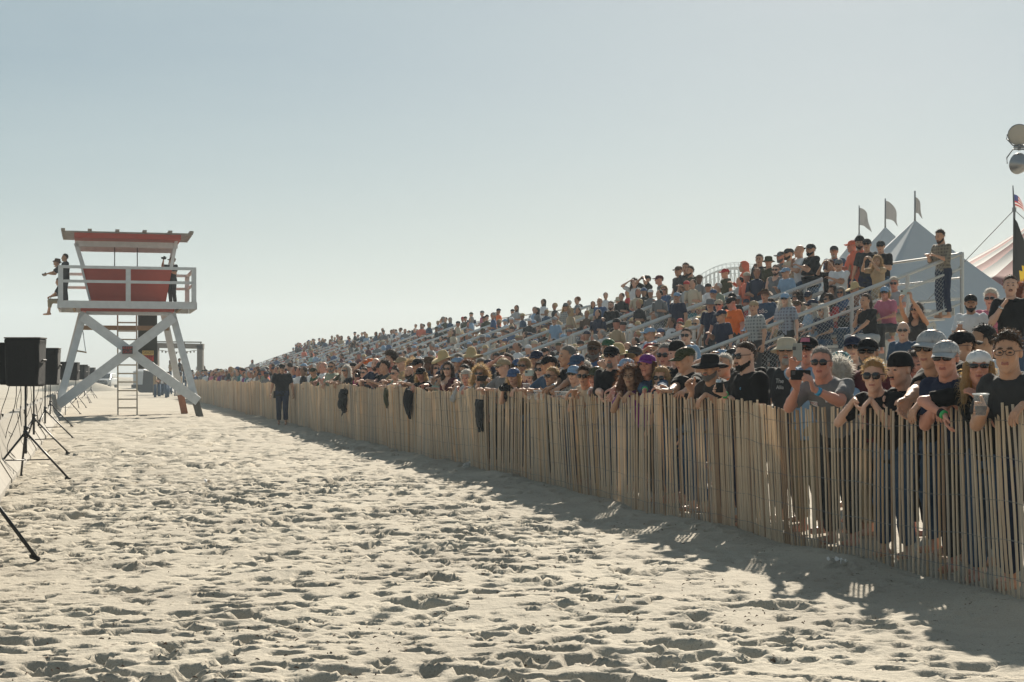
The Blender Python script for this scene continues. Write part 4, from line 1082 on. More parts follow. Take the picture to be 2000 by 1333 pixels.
# ------------------------------------------------------------------ posed bodies (person space: feet at the origin, facing -y, right hand at -x, 1.75 m tall)
def rotx(a): c, s = math.cos(a), math.sin(a); return np.array([[1, 0, 0], [0, c, -s], [0, s, c]])
def rotz(a): c, s = math.cos(a), math.sin(a); return np.array([[c, -s, 0], [s, c, 0], [0, 0, 1]])
def ik(S, T, l1, l2, hint):
    d = T-S; L = np.linalg.norm(d); mx = (l1+l2)*.995
    if L > mx: T = S+d/L*mx; d = T-S; L = mx
    if L < .12: L = .12
    u = d/np.linalg.norm(d); a = (l1*l1-l2*l2+L*L)/(2*L); hgt = math.sqrt(max(l1*l1-a*a, 0))
    h = hint-u*hint.dot(u); h /= np.linalg.norm(h)+1e-9
    return S+u*a+h*hgt, T
def pose(P):
    J = {}
    seat = P.get('seated'); ph = math.radians(P.get('lean', 0)); b = P.get('build', 1.)
    pel = np.array([0, 0, .93]) if not seat else np.array([0, .10, .53])
    up = lambda a: np.array([0, -math.sin(a), math.cos(a)])
    p1 = pel+.14*up(ph*.6); p2 = p1+.19*up(ph); p3 = p2+.20*up(ph)
    hd = p3+.155*up(ph*.45+math.radians(P.get('hfwd', 6)))
    J.update(pel=pel, p1=p1, p2=p2, p3=p3, head=hd)
    R = rotz(math.radians(P.get('hyaw', 0))) @ rotx(math.radians(P.get('hpitch', 0)))
    if P.get('roll'): 
        r = math.radians(P['roll']); R = R @ np.array([[math.cos(r), 0, math.sin(r)], [0, 1, 0], [-math.sin(r), 0, math.cos(r)]])
    M = np.eye(4); M[:3, :3] = R; M[:3, 3] = hd; J['M'] = M
    sw = .175*(.92 if P.get('sex') == 'f' else 1)*(.5+.5*b)
    for sd, sg in (('R', -1), ('L', 1)):
        Sh = p3+np.array([sg*sw, .008, 0])-.058*up(ph)
        t = P.get(sd, 'hang')
        hint = np.array([sg*.45, .25, -.6])
        if isinstance(t, str):
            if t == 'hang': T = Sh+np.array([sg*.13, -.05, -.51]); hint = np.array([sg*.3, 1, 0])
            elif t == 'fold': T = p2+np.array([-sg*.07, -.20-.03*(sg+1), .0+.02*sg]); hint = np.array([sg*.8, .1, -.7])
            elif t == 'hip': T = pel+np.array([sg*.17, -.04, .08]); hint = np.array([sg, .5, 0])
            elif t == 'brow': T = hd+np.array([sg*.09, -.13, .04]); hint = np.array([sg*.8, -.3, -.4])
            elif t == 'chin': T = hd+np.array([sg*.07, -.13, -.25]); hint = np.array([sg*.4, -.2, -1])
            elif t == 'phone': T = hd+np.array([sg*.10, -.32, .0]); hint = np.array([sg*.7, 0, -1])
            elif t == 'phone_hi': T = hd+np.array([sg*.12, -.26, .18]); hint = np.array([sg*.8, -.1, -.6])
            elif t == 'cup': T = p2+np.array([sg*.10, -.28, -.04]); hint = np.array([sg*.5, .3, -1])
            elif t == 'lap': T = np.array([sg*.10, -.28, .68]); hint = np.array([sg*.8, .5, -.2])
            elif t == 'knee': T = np.array([sg*.08, -.36, .62]); hint = np.array([sg*.9, .1, -.2])
            elif t == 'rest': T = np.array([sg*.14, -.44, 1.26]); hint = np.array([sg*.8, .2, -.5])
        else:
            T = np.array(t, float)
        if P.get('hint'+sd) is not None: hint = np.array(P['hint'+sd], float)
        E, T = ik(Sh, T, .285, .255, hint)
        J['S'+sd], J['E'+sd], J['W'+sd] = Sh, E, T
    for sd, sg in (('R', -1), ('L', 1)):
        hp = pel+np.array([sg*.092, 0, -.02]); st = P.get('stride', 0)*sg
        if seat:
            kn = np.array([sg*.13, -.34, .50]); an = np.array([sg*.12, -.30, .08])
            if seat == 'dangle': kn = np.array([sg*.10, -.30, .52]); an = np.array([sg*.10, -.36+.05*sg, .10])
        else:
            kn = np.array([sg*.10, -.03-.12*st, .48]); an = np.array([sg*.11, .03-.16*st+(.06 if st < 0 else 0), .085])
        J['H'+sd], J['K'+sd], J['A'+sd] = hp, kn, an
    return J
def torso(J, b, e, hem=None, belly=0., sex='m'):
    f = sex == 'f'
    pel, p1, p2, p3 = J['pel'], J['p1'], J['p2'], J['p3']
    w = [.165, .150*(.9 if f else 1), .170*(.92 if f else 1), .150, .070]; d = [.118, .108+belly*.5, .120, .098, .06]
    up3 = (p3-p2)/np.linalg.norm(p3-p2)
    C = [pel-.06*(p1-pel)/np.linalg.norm(p1-pel), p1, p2, p3-.05*up3, p3+.01*up3]
    if hem is not None: C[0] = pel-hem*(p1-pel)/np.linalg.norm(p1-pel)
    B = [(C[i]+(np.array([0, -belly*.5, 0]) if i == 1 else 0), w[i]*(b if i < 3 else .5+.5*b)+e, d[i]*(b if i < 3 else .5+.5*b)+e) for i in range(5)]
    return B
def wrinkle(amp, seed):
    def post(F, X, Y, Z):
        return F+amp*(np.sin(X*38+3*np.sin(Z*17+seed)+seed)*np.sin(Z*33+2*np.sin(X*13+Y*21+seed))+.6*np.sin(X*71+Z*49+seed*2)*np.sin(Y*60+1))
    return post
def hand_xf(J, sd, P):
    E, Wp = J['E'+sd], J['W'+sd]; f = (Wp-E)/np.linalg.norm(Wp-E)
    mode = P.get('hand'+sd, P.get('hand', 'relax')); down = np.array([0, 0, -1.])
    fd = P.get('fdir'+sd)
    if fd is not None: f = np.array(fd, float)
    elif mode == 'drape': f = f*.45+np.array([0, -.25, -.8])
    f = f/np.linalg.norm(f)
    sg = -1 if sd == 'R' else 1
    pn = P.get('palm'+sd)                       # palm direction
    if pn is None: pn = np.array([-sg*1., .1, -.05]) if abs(f[2]) > .75 else np.array([0, 0, -1.])
    pn = np.array(pn, float); pn = pn-f*pn.dot(f); pn /= np.linalg.norm(pn)+1e-9
    z = -f; x = pn; y = np.cross(z, x)
    A = np.stack([x, y, z], 1)
    if sd == 'L': A = A @ np.diag([1, -1, 1])    # mirror the thumb side
    return A, Wp, {'drape': 'relax'}.get(mode, mode)
def build_body(P, lod='h'):
    "-> dict of (V, Q, mi) arrays and the head matrix"
    J = pose(P); b = P.get('build', 1.); sex = P.get('sex', 'm'); belly = P.get('belly', 0.); th = .86 if sex == 'f' else 1.
    rb, rs, rt = (.021, .0175, .028) if lod == 'h' else (.027, .026, .034)
    out = {'J': J}; bb = .5+.5*b
    ax = (J['head']-J['p3']); nb = J['p3']
    P0 = [(_loft(torso(J, b, -.012, None, belly, sex)), .03, 'u'), (_rc(nb-.02*ax, J['head']-.25*ax+np.array([0, .02, -.01]), .058*th*bb, .052*th*bb), .03, 'u')]
    for sd in 'RL':
        P0 += [(_rc(J['S'+sd], J['E'+sd], .055*th*bb, .042*th*bb), .03, 'u'), (_rc(J['E'+sd], J['E'+sd]*.72+J['W'+sd]*.28, .041*th*bb, .042*th*bb), .02, 'u'), (_rc(J['E'+sd]*.72+J['W'+sd]*.28, J['W'+sd], .041*th*bb, .0265*th), .02, 'u')]
        P0 += [(_rc(J['H'+sd], J['K'+sd], .078*bb, .053), .03, 'u'), (_rc(J['K'+sd], J['A'+sd], .052, .034), .02, 'u'), (_rc(J['A'+sd]+np.array([0, .03, -.045]), J['A'+sd]+np.array([0, -.15, -.05]), .038, .030), .02, 'u')]
    V, Q = nets(P0, rb); Vs, Qs, Ms = [V], [Q], [np.zeros(len(Q), int)]; n = len(V)
    hk = ('m' if sex == 'm' else 'f')+('f' if b > 1.12 else '')+lod
    hv, hq, hm = HEADS[hk]; M = J['M']; sc = P.get('headscale', 1.04)
    Vs.append(hv*sc @ M[:3, :3].T+M[:3, 3]); Qs.append(hq+n); Ms.append(hm); n += len(hv)
    for sd in 'RL':
        A, wp, key = hand_xf(J, sd, P); hv, hq = HANDS[key+lod]
        q = hq if sd == 'R' else hq[:, ::-1]
        Vs.append(hv*(1.06 if sex == 'm' else .95) @ A.T+wp); Qs.append(q+n); Ms.append(np.zeros(len(hq), int)); n += len(hv)
    out['body'] = (np.concatenate(Vs), np.concatenate(Qs), np.concatenate(Ms)); out['M'] = M.copy(); out['M'][:3, :3] *= sc
    sl = P.get('sleeve', 'short'); seed = P.get('seed', 1)
    P1 = [(_loft(torso(J, b, .012, .10 if not P.get('seated') else .05, belly, sex)), .035, 'u')]
    for sd in 'RL':
        S_, E_, W_ = J['S'+sd], J['E'+sd], J['W'+sd]
        if sl == 'short': P1.append((_rcc(S_, S_*.22+E_*.78, .068*bb, .064*bb), .035, 'u'))
        elif sl == 'long': P1 += [(_rc(S_, E_, .068*bb, .056*bb), .035, 'u'), (_rcc(E_, E_*.08+W_*.92, .055*bb, .040), .02, 'u')]
        elif sl == 'roll': P1 += [(_rc(S_, E_, .068*bb, .058*bb), .035, 'u'), (_rcc(E_, E_*.72+W_*.28, .056*bb, .052), .02, 'u')]
        else: P1.append((_rcc(S_*.8+J['p3']*.2, S_*.9+E_*.1, .058*bb, .056*bb), .03, 'u'))
    if sex == 'f':
        fw = np.array([0, -1, 0]); 
        for sg in (-1, 1): P1.append((_el(J['p2']+np.array([sg*.075, -.085, .03]), (.065, .055, .06)), .04, 'u'))
    nr = .066 if sl != 'tank' else .085
    P1.append((_rc(J['p3']+np.array([0, -.02, .02]), J['head']+np.array([0, -.02, 0]), nr, nr), .012, 's'))
    if sl == 'tank': P1.append((_el(J['p3']+np.array([0, -.08, -.03]), (.075, .07, .085)), .01, 's'))
    V, Q = nets(P1, rs, wrinkle(.0055, seed)); out['shirt'] = (V, Q, None)
    P2 = [(_loft([(J['pel']+np.array([0, 0, .06]), .160*b+.006, .118*b+.006), (J['pel']+np.array([0, 0, -.09]), .165*b+.006, .122*b+.006)]), .04, 'u')]
    for sd in 'RL':
        H_, K_, A_ = J['H'+sd], J['K'+sd], J['A'+sd]
        P2.append((_rc(H_, K_, .096*bb, .078), .04, 'u'))
        if P.get('legs', 'trousers') == 'shorts': pass
        else: P2.append((_rcc(K_, K_*P.get('cuff', .1)+A_*(1-P.get('cuff', .1)), .077, .068), .03, 'u'))
    V, Q = nets(P2, rt, wrinkle(.005, seed+3)); out['trousers'] = (V, Q, None)
    return out
def to_world(M, p): return M @ Vector(p)
def slotmat(o, mats):
    for i, m in enumerate(mats):
        o.material_slots[i].link = 'OBJECT'; o.material_slots[i].material = m
_shirt_cache = {}
def body_mesh_objs(B, tag_=''):
    bm = mesh('body', B['body'][0], B['body'][1], [SKIN['fair'], SKIN_LIP['fair'], EYE, HAIR['brown']], B['body'][2], True)
    sm = mesh('shirt', B['shirt'][0], B['shirt'][1], [cloth('black')], smooth=True)
    tm = mesh('trousers', B['trousers'][0], B['trousers'][1], [cloth('black')], smooth=True)
    return bm, sm, tm
def dress(root, HM, a, shirtm, trousm, shared):
    "parts that go on a body; a: attributes"
    hc = HAIR[a.get('haircol', 'brown')]; sk = a.get('skin', 'fair')
    slotmat(root, [SKIN[sk], SKIN_LIP[sk], EYE, hc])
    o = ob('shirt', shirtm, root); slotmat(o, [cloth(a.get('shirt', 'black'))])
    o = ob('trousers', trousm, root); slotmat(o, [cloth(a.get('legcol') or ('charcoal', 'black', 'navy', 'khaki', 'charcoal', 'denim')[len(a.get('shirt', ''))*7 % 6])])
    HM = Matrix(HM.tolist())
    def put(name, me, mat, M=None, par=None):
        x = ob(name, me, par or root)
        if par is None: x.matrix_local = HM @ (M or Matrix())
        elif M is not None: x.matrix_local = M
        if mat is not None: slotmat(x, [mat])
        return x
    hat = a.get('hat'); hair = a.get('hair', 'short')
    if hat and hair in ('short', 'wavy', 'fringe', 'afro', 'bun'): hair = 'under'
    if hair and hair != 'none': put('hair', HAIRM[hair+'_hat' if (hat and hair+'_hat' in HAIRM) else hair], hc)
    if hat in ('cap', 'backcap'):
        M = Matrix.Rotation(math.pi, 4, 'Z') if hat == 'backcap' else Matrix()
        if hat == 'backcap': M = Matrix.Translation((0, .024, 0)) @ M
        hc_ = cloth(a.get('hatcol', 'black'))
        c = put('cap', CAP, hc_, M)
        put('brim', BRIM, cloth(a.get('brimcol', a.get('hatcol', 'black'))), Matrix(), c)
        if a.get('patch'):
            pt = MB()
            n = 8
            P = []
            for zz in (.062, .098):
                for i in range(n+1):
                    an = -.5+i/n; rr_ = math.sqrt(max(0, 1-((zz-.045)/.090)**2)); P.append((.0885*rr_*math.sin(an)*1.03, .012-.112*rr_*math.cos(an)*1.03, zz))
            for i in range(n): pt.add([P[i], P[i+1], P[n+2+i], P[n+1+i]], [(0, 1, 2, 3)])
            pt.build('patch', cloth(a['patch']), c)
    elif hat == 'hood': put('hood', HOOD, cloth(a.get('hatcol', 'coral')))
    elif hat: put({'straw': 'straw_hat', 'cowboy': 'cowboy_hat', 'beanie': 'skull_cap'}.get(hat, 'sun_hat'), HATS[hat], cloth(a.get('hatcol', 'tan')))
    g = a.get('glasses')
    if g == 'sun':
        k = a.get('gscale') or ((1, 1), (1.06, .8), (1.04, 1.2), (1.08, .95))[(len(a.get('shirt', ''))*3+len(a.get('hatcol', 'xx'))+len(a.get('haircol', '')))%4]
        put('sunglasses', SHADES, None, Matrix.Diagonal((k[0], 1.01, k[1], 1)))
    elif g == 'clear': put('spectacles', SPECS, None)
    if a.get('beard'): put('beard', BEARD[a['beard']], HAIR[a.get('beardcol', a.get('haircol', 'brown'))])
def place(root, loc, yaw, sc):
    root.location = loc; root.rotation_euler = (0, 0, yaw); root.scale = (sc, sc, sc)
PERSONS = []
def hero(x, y, D=.2, yaw=-55, hy=-20, hp=0, s=None, base=0., zabs=None, label='', pose_=None, at=None, R=None, L=None, group=None, lod='h', **a):
    """a person whose head top is seen at pixel (x, y); D metres behind the fence (or zabs: depth);
    R, L: preset names or (px, py, D) for a wrist; yaw: body, hy: head direction (0 looks at the camera, negative to its left)"""
    P = dict(a); P.update(pose_ or {}); sex = a.get('sex', 'm')
    z = zabs if zabs is not None else fz(x, D)
    hat = .02 if a.get('hat') else .012
    top = W3(x, y, z).z-base
    s = s or (1.0 if sex == 'm' else .94)
    seated = P.get('seated')
    if not seated:
        hb = (top-hat*s)/s
        c = (hb-.93-.125-.155*.97)/.53
        if c > 1: s = min((top-hat)/1.745, 1.13) ; lean = P.get('lean', 3)
        else: lean = math.degrees(math.acos(max(c, .62)))*.98
        if 'lean' in P: lean = P['lean']
        P['lean'] = lean
    P['hyaw'] = max(-75, min(75, hy-yaw)); P['hpitch'] = hp
    J = pose(P); th = J['head'][2]+.125*P.get('headscale', 1.04)+hat
    s = top/th if not seated else s
    a_ = math.radians(yaw); Rm = Matrix.Rotation(a_, 4, 'Z')
    hw = W3(x, y, z); hl = Rm @ Vector(J['head'])*s
    loc = Vector((hw.x-hl.x, z-hl.y, base))
    inv = Rm.inverted()
    def loc3(t):
        if len(t) == 1: p = F2W(fs(t[0], -.03), -.03+fence_D(fs(t[0])), FH+.045)
        else: p = W3(t[0], t[1], fz(t[0], t[2]) if (len(t) < 4) else t[3])
        q = inv @ (p-loc); return np.array(q)/s
    for sd, t in (('R', R), ('L', L)):
        if t is None: continue
        P[sd] = t if isinstance(t, str) else loc3(t)
    P['seed'] = x*.37
    B = build_body(P, lod); bm, sm, tm = body_mesh_objs(B)
    root = ob('person', bm); place(root, loc, a_, s)
    dress(root, B['M'], a, sm, tm, False)
    tag(root, label, 'person', group)
    XM = Matrix.Translation(loc) @ Rm @ Matrix.Scale(s, 4)
    info = dict(root=root, XM=XM, J=B['J'], P=P, B=B, s=s, z=z, x=x)
    PERSONS.append(info)
    return info
def wrist_w(h, sd): return h['XM'] @ Vector(h['J']['W'+sd])
def hand_w(h, sd, k=.09):
    A, wp, _ = hand_xf(h['J'], sd, h['P']); return h['XM'] @ Vector(wp-A[:, 2]*k+A[:, 0]*.03)
def band(h, sd, mat, name='wristband', r=.033, w=.022, u=.93):
    E, Wp = h['J']['E'+sd], h['J']['W'+sd]; c = E*(1-u)+Wp*u; d = (Wp-E)/np.linalg.norm(Wp-E)
    MB().tube([c-d*w/2, c+d*w/2], r, 12).build(name, mat, h['root'], True)
def print_on(h, txt, size, mat, off=(0, 0), name='print', yaw=0.):
    "flat print laid on the front of the shirt"
    V, Q, _ = h['B']['shirt']; tr = BVHTree.FromPolygons([Vector(v) for v in V], [list(map(int, q)) for q in Q])
    me = text_mesh(txt, size, mat, name, .0); J = h['J']
    up = J['p3']-J['p1']; up /= np.linalg.norm(up); c = J['p2']+.05*up; n = np.array([0, -up[2], up[1]]); n = n/np.linalg.norm(n)
    if n[1] > 0: n = -n
    X = np.array([1., 0, 0])
    for v in me.vertices:
        p = c+X*(v.co.x+off[0])+up*(v.co.y+off[1]); o = p+n*.4
        hit = tr.ray_cast(Vector(o), Vector(-n))
        v.co = (hit[0]+Vector(n)*.004) if hit[0] is not None else Vector(p+n*.13)
    ob(name, me, h['root'])
def phone(h, label, c, w=.15, hgt=.075, rz=0., tilt=0., mat=None, case=False):
    o = empty('phone', c, rz); tag(o, label, 'phone', 'phones held up by spectators')
    P = [(x, -.005, z) for x, z in rounded(w, hgt, .009)]+[(x, .005, z) for x, z in rounded(w, hgt, .009)]
    MB().add(P, [tuple(range(16)), tuple(range(31, 15, -1))]+[(k, k+16, (k+1) % 16+16, (k+1) % 16) for k in range(16)]).build('case', mat or BLK, o)
    sg = -1 if not case else 1
    MB().box((0, .0056, 0), (w*.94, .001, hgt*.9)).build('screen', pm('phone_glass', (.02, .02, .025), .1), o)
    MB().box((-w*.36, -.0062, hgt*.2), (.03, .004, .03)).build('camera_bump', pm('phone_bump', (.05, .05, .055), .3), o)
    return o
CUPM = glass('clear_plastic_cup', (.85, .87, .88), .06, .18); BEER = pm('amber_beer', (.42, .13, .02), .15, .05); COLA = pm('dark_drink', (.05, .02, .01), .1)
def cup(label, c, liquid, fill=.5, sc=1.):
    o = empty('plastic_cup', c); o.scale = (sc,)*3; tag(o, label, 'cup', 'plastic cups')
    MB().lathe([(.002, -.06), (.029, -.06), (.030, -.055), (.043, .06), (.046, .062), (.046, .066), (.0435, .066)], 20).build('wall', CUPM, o, True)
    if liquid is not None:
        zt = -.055+.115*fill; rt = .0285+.0125*fill
        MB().lathe([(.002, -.0555), (.028, -.0555), (rt, zt), (.002, zt)], 18).build('drink', liquid, o, True)
    MB().lathe([(.0435, .058), (.047, .06), (.0475, .064), (.046, .0685), (.0425, .067)], 20).build('rim', glass('cup_rim', (.9, .92, .92), .15, .75), o, True)
    return o
# ------------------------------------------------------------------ the people the photograph lets you tell apart
dr = dict(hand='drape')
H = {}
H['glasses'] = hero(1968, 647, .05, -50, -28, 3, label='man in grey t-shirt and spectacles with wavy brown hair, rightmost at the fence', shirt='charcoal', hair='wavy', haircol='brown', glasses='clear', skin='tan', build=1.06, R=(1925, 800, -.12), L=(1990,), pose_=dict(handR='grip', handL='drape', fdirR=(-.2, -.9, .1), palmR=(.9, -.1, 0)))
H['whitecap'] = hero(1912, 677, .10, -40, -16, -2, label='blonde woman in backward white cap and sunglasses, hand under her chin', sex='f', shirt='black', hair='long', haircol='blond', hat='backcap', hatcol='white', glasses='sun', skin='red', R=(1846, 812, -.12), L='chin', pose_=dict(handR='drape', handL='relax', hintR=(-1, 0, .2)))
H['greycap'] = hero(1847, 658, .12, -45, -30, 6, label='man in grey cap, sunglasses and navy t-shirt leaning on the fence', shirt='navy', hat='cap', hatcol='lightgrey', haircol='grey', hair='short', glasses='sun', skin='red', build=1.05, R=(1812,), L=(1838,), pose_=dr)
H['powman'] = hero(1818, 637, .34, -74, -45, 4, label='broad man in black printed t-shirt and grey cap, behind the navy t-shirt man', shirt='black', hat='cap', hatcol='lightgrey', glasses='sun', skin='tan', build=1.38, belly=.06, s=1.14, R=(1752,), L=(1782,), pose_=dr)
H['bandana'] = hero(1757, 686, .45, -70, -55, 4, label='man with black backward cap and dark moustache looking left', shirt='black', hat='beanie', hatcol='black', hair='short', haircol='black', beard='moustache', beardcol='black', skin='fair', build=1.08, R=(1712,), L=(1745,), pose_=dr)
H['blonde'] = hero(1706, 702, .10, -45, -22, 2, label='short-haired blonde woman in big dark sunglasses, arms crossed on the fence', sex='f', shirt='black', hair='wavy', haircol='blond', glasses='sun', gscale=(1.1, 1.4), skin='fair', R=(1662,), L=(1690,), pose_=dr)
H['maroon'] = hero(1695, 655, .95, -45, -20, 0, label='bearded man in maroon t-shirt, black cap and sunglasses', shirt='maroon', hat='cap', hatcol='black', glasses='sun', beard='full', beardcol='grey', skin='tan', build=1.08)
H['phoneman'] = hero(1604, 676, .12, -45, -22, 2, label='man in grey work shirt with name patch holding a black phone sideways', shirt='grey', hair='short', haircol='grey', glasses='sun', skin='red', build=1.12, R=(1557, 758, -.12), L=(1588, 760, -.10), pose_=dict(hand='grip', fdirR=(-.1, -.5, .8), fdirL=(.1, -.5, .8), palmR=(.8, -.4, 0), palmL=(-.8, -.4, 0), hintR=(-.5, -.6, -1), hintL=(.8, .2, -.8)))
H['trucker'] = hero(1577, 651, .55, -50, -25, -4, label='man in black trucker cap with pink patch holding a phone upright', shirt='lightblue', hat='cap', hatcol='black', patch='pink', glasses='sun', skin='red', R=(1545, 710, .05), L='hang', pose_=dict(handR='grip', fdirR=(.25, -.3, .9), palmR=(.9, -.2, 0), hintR=(-.9, 0, -.6)))
H['beigehat'] = hero(1536, 656, .85, -45, -15, -6, label='man in beige sun hat and dark lettered t-shirt, chin up', shirt='charcoal', hat='bucket', hatcol='beige', glasses='sun', beard='goatee', beardcol='white', skin='tan')
H['polo'] = hero(1455, 667, .15, -68, -62, 4, label='heavy man in black polo with dark beard, in profile at the orange post', shirt='black', hair='short', haircol='brown', glasses='sun', beard='full', beardcol='black', skin='fair', build=1.3, belly=.07, R=(1416, 770, -.04), L=(1440, 782, .06), pose_=dict(handR='grip', handL='relax', fdirR=(-.3, -.7, .4), palmR=(.9, 0, .1)))
H['boonie'] = hero(1386, 688, .12, -50, -34, 2, label='grey-bearded man in wide black hat, dark t-shirt, hand raised', shirt='charcoal', hat='boonie', hatcol='black', beard='full', beardcol='grey', haircol='black', skin='tan', R=(1352, 765, -.02), L=(1375,), pose_=dict(handR='grip', handL='drape', fdirR=(-.2, -.4, .7), palmR=(.9, 0, 0)))
H['olivecap'] = hero(1338, 674, .25, -68, -70, 14, label='older man in olive cap looking down in profile, open hand out', shirt='black', hat='cap', hatcol='olive', haircol='grey', skin='tan', build=1.1, R=(1302, 772, -.10), L=(1335,), pose_=dict(handR='flat', handL='relax', fdirR=(-.5, -.8, .15), palmR=(.2, -.2, 1)))
H['tallblack'] = hero(1322, 664, .75, -55, -30, 3, label='man in black backward cap behind the older man in olive cap', shirt='black', hat='beanie', hatcol='black', hair='short', haircol='black', skin='fair', build=1.1)
H['greyred'] = hero(1299, 670, 1.05, -50, -25, 6, label='red-faced man with grey cropped hair and sunglasses', shirt='navy', hair='short', haircol='grey', glasses='sun', skin='red')
H['lightwoman'] = hero(1291, 716, .35, -45, -22, 2, label='light-haired woman in sunglasses half hidden beside the purple cap', sex='f', shirt='black', hair='bob', haircol='blond', glasses='sun', skin='fair')
H['purple'] = hero(1264, 687, .25, -50, -28, -2, label='woman in purple cap and denim jacket at the fence', sex='f', shirt='denim', hair='long', haircol='auburn', hat='cap', hatcol='purple', skin='red', s=1.0, R=(1268, 782, -.12), L=(1290,), sleeve='long', pose_=dict(handR='drape', handL='drape'))
H['curly'] = hero(1231, 712, .08, -45, -22, 0, label='woman with big curly auburn hair and spectacles gripping the fence', sex='f', shirt='purple', hair='curly', haircol='auburn', glasses='clear', skin='olive', R=(1212,), L=(1232,), pose_=dict(hand='drape'))
H['blackman'] = hero(1194, 671, .20, -40, -18, 0, label='man in black cap, sunglasses, grey goatee and black long-sleeved shirt', shirt='black', sleeve='roll', hat='cap', hatcol='black', glasses='sun', beard='goatee', beardcol='grey', skin='fair', build=1.1, R=(1172,), L=(1192,), pose_=dr)
H['camo'] = hero(1165, 712, .20, -48, -30, 2, label='older man in camouflage cap and spectacles, white t-shirt', shirt='white', hat='cap', hatcol='olive', glasses='clear', haircol='grey', skin='red', R=(1152,), L=(1164,), pose_=dr)
H['chinwoman'] = hero(1141, 714, .08, -45, -20, 4, label='dark curly-haired woman in round sunglasses, hand at her mouth', sex='f', shirt='beige', hair='wavy', haircol='brown', glasses='sun', skin='tan', R='chin', L=(1118,), pose_=dict(handL='drape'))
H['navycap'] = hero(1127, 688, .35, -52, -35, 12, label='man in faded navy cap bowing his head, black shirt', shirt='black', hat='cap', hatcol='denim', glasses='sun', skin='red', haircol='grey')
H['bald'] = hero(1108, 674, .30, -72, -72, 4, label='man with cropped grey hair in profile, forearm with watch along fence', shirt='black', hair='short', haircol='grey', skin='tan', build=1.08, R=(1070, 768, -.10), L=(1090,), pose_=dict(handR='relax', handL='relax', fdirR=(-.5, -.8, -.2)))
H['blackblonde'] = hero(1078, 716, .10, -60, -48, 0, label='blonde woman in dark sunglasses with hair pulled back, black top', sex='f', shirt='black', sleeve='tank', hair='tail', haircol='blond', glasses='sun', skin='tan', R=(1052,), L=(1070,), pose_=dr)
H['drinker'] = hero(1057, 704, .30, -48, -28, 2, label='woman with long brown hair and sunglasses lifting a drink, white top', sex='f', shirt='white', hair='long', haircol='brown', glasses='sun', skin='fair', R='chin', L=(1046,), pose_=dict(handR='grip'))
H['blackcap2'] = hero(1048, 681, .95, -48, -25, 6, label='man in dark navy cap behind the raised phone', shirt='navy', hat='cap', hatcol='navy', skin='tan')
H['phoneup'] = hero(1034, 722, .30, -45, -20, 0, label='person holding a phone high in both hands, face behind it', sex='f', shirt='maroon', sleeve='long', hair='long', haircol='blond', skin='fair', R=(1018, 716, -.05), L=(1047, 716, .0), pose_=dict(hand='grip', fdirR=(0, -.3, 1), fdirL=(0, -.3, 1), palmR=(.9, -.2, 0), palmL=(-.9, -.2, 0)))
H['bluecap'] = hero(1003, 716, .12, -45, -25, 10, label='person in shiny blue cap bending to a camera at the fence', shirt='black', hat='cap', hatcol='blue', hair='long', haircol='blond', sex='f', skin='fair', R=(982, 765, -.06), L=(996,), pose_=dict(handR='grip', handL='drape'))
H['beigecap'] = hero(982, 699, .45, -48, -26, 4, label='man in pale beige cap worn low over sunglasses', shirt='black', hat='beanie', hatcol='tan', glasses='sun', haircol='white', skin='red')
H['navyband'] = hero(954, 699, .75, -45, -22, -4, label='clean-shaven man in navy backward cap looking up', shirt='charcoal', hat='backcap', hatcol='navy', skin='fair')
H['phoneblonde'] = hero(938, 714, .15, -42, -18, 2, label='curly blonde woman in sunglasses filming with a black phone', sex='f', shirt='grey', hair='curly', haircol='blond', glasses='sun', skin='fair', R=(942, 748, -.12), L=(962, 746, -.10), pose_=dict(hand='grip', fdirR=(0, -.5, .8), fdirL=(0, -.5, .8), palmR=(.9, -.2, 0), palmL=(-.9, -.2, 0)))
H['whitehair'] = hero(911, 722, .12, -48, -20, 12, label='white-haired woman in pale jacket looking down at the fence', sex='f', shirt='lightgrey', sleeve='long', hair='bob', haircol='white', skin='red', R=(892,), L=(905,), pose_=dr)
H['auburn2'] = hero(913, 703, .55, -48, -20, 0, label='woman with loose auburn curls behind the white-haired woman', sex='f', shirt='grey', hair='curly', haircol='auburn', skin='fair')
H['twotone'] = hero(893, 695, .45, -85, -95, 2, label='person in light blue cap with maroon brim turned sideways', shirt='lightblue', hat='cap', hatcol='lightblue', brimcol='maroon', hair='under', haircol='brown', skin='tan')
H['straw2'] = hero(920, 681, 1.1, -45, -20, 4, label='man shaded by a tall straw hat, right of the two', shirt='charcoal', hat='straw', hatcol='straw', glasses='sun', skin='tan')
H['straw1'] = hero(866, 687, .45, -70, -60, 14, label='man in straw hat and navy shirt leaning far over the fence', shirt='navy', hat='straw', hatcol='straw', skin='tan', build=1.15, R=(838,), L=(850,), pose_=dr)
H['maroontop'] = hero(875, 706, .12, -42, -18, 0, label='brown-haired woman in maroon strap top and sunglasses', sex='f', shirt='maroon', sleeve='tank', hair='long', haircol='brown', glasses='sun', skin='fair', R=(872,), L=(890,), pose_=dr)
H['blackcapgirl'] = hero(822, 715, .12, -45, -25, 12, label='girl in black cap with long blonde hair looking down', sex='f', shirt='black', hair='long', haircol='blond', hat='cap', hatcol='black', skin='red', R=(812,), L=(826,), pose_=dr)
H['curlyblond'] = hero(805, 702, .30, -55, -42, 2, label='person with curly pale blond hair and white patterned shirt', sex='f', shirt='white', hair='curly', haircol='blond', glasses='sun', skin='tan', R='chin', L=(792,), pose_=dr)
H['bun'] = hero(771, 717, .12, -48, -35, 4, label='woman with brown hair tied back, bare arm along the fence', sex='f', shirt='sage', sleeve='tank', hair='bun', haircol='brown', glasses='sun', skin='fair', R=(752,), L=(768,), pose_=dr)
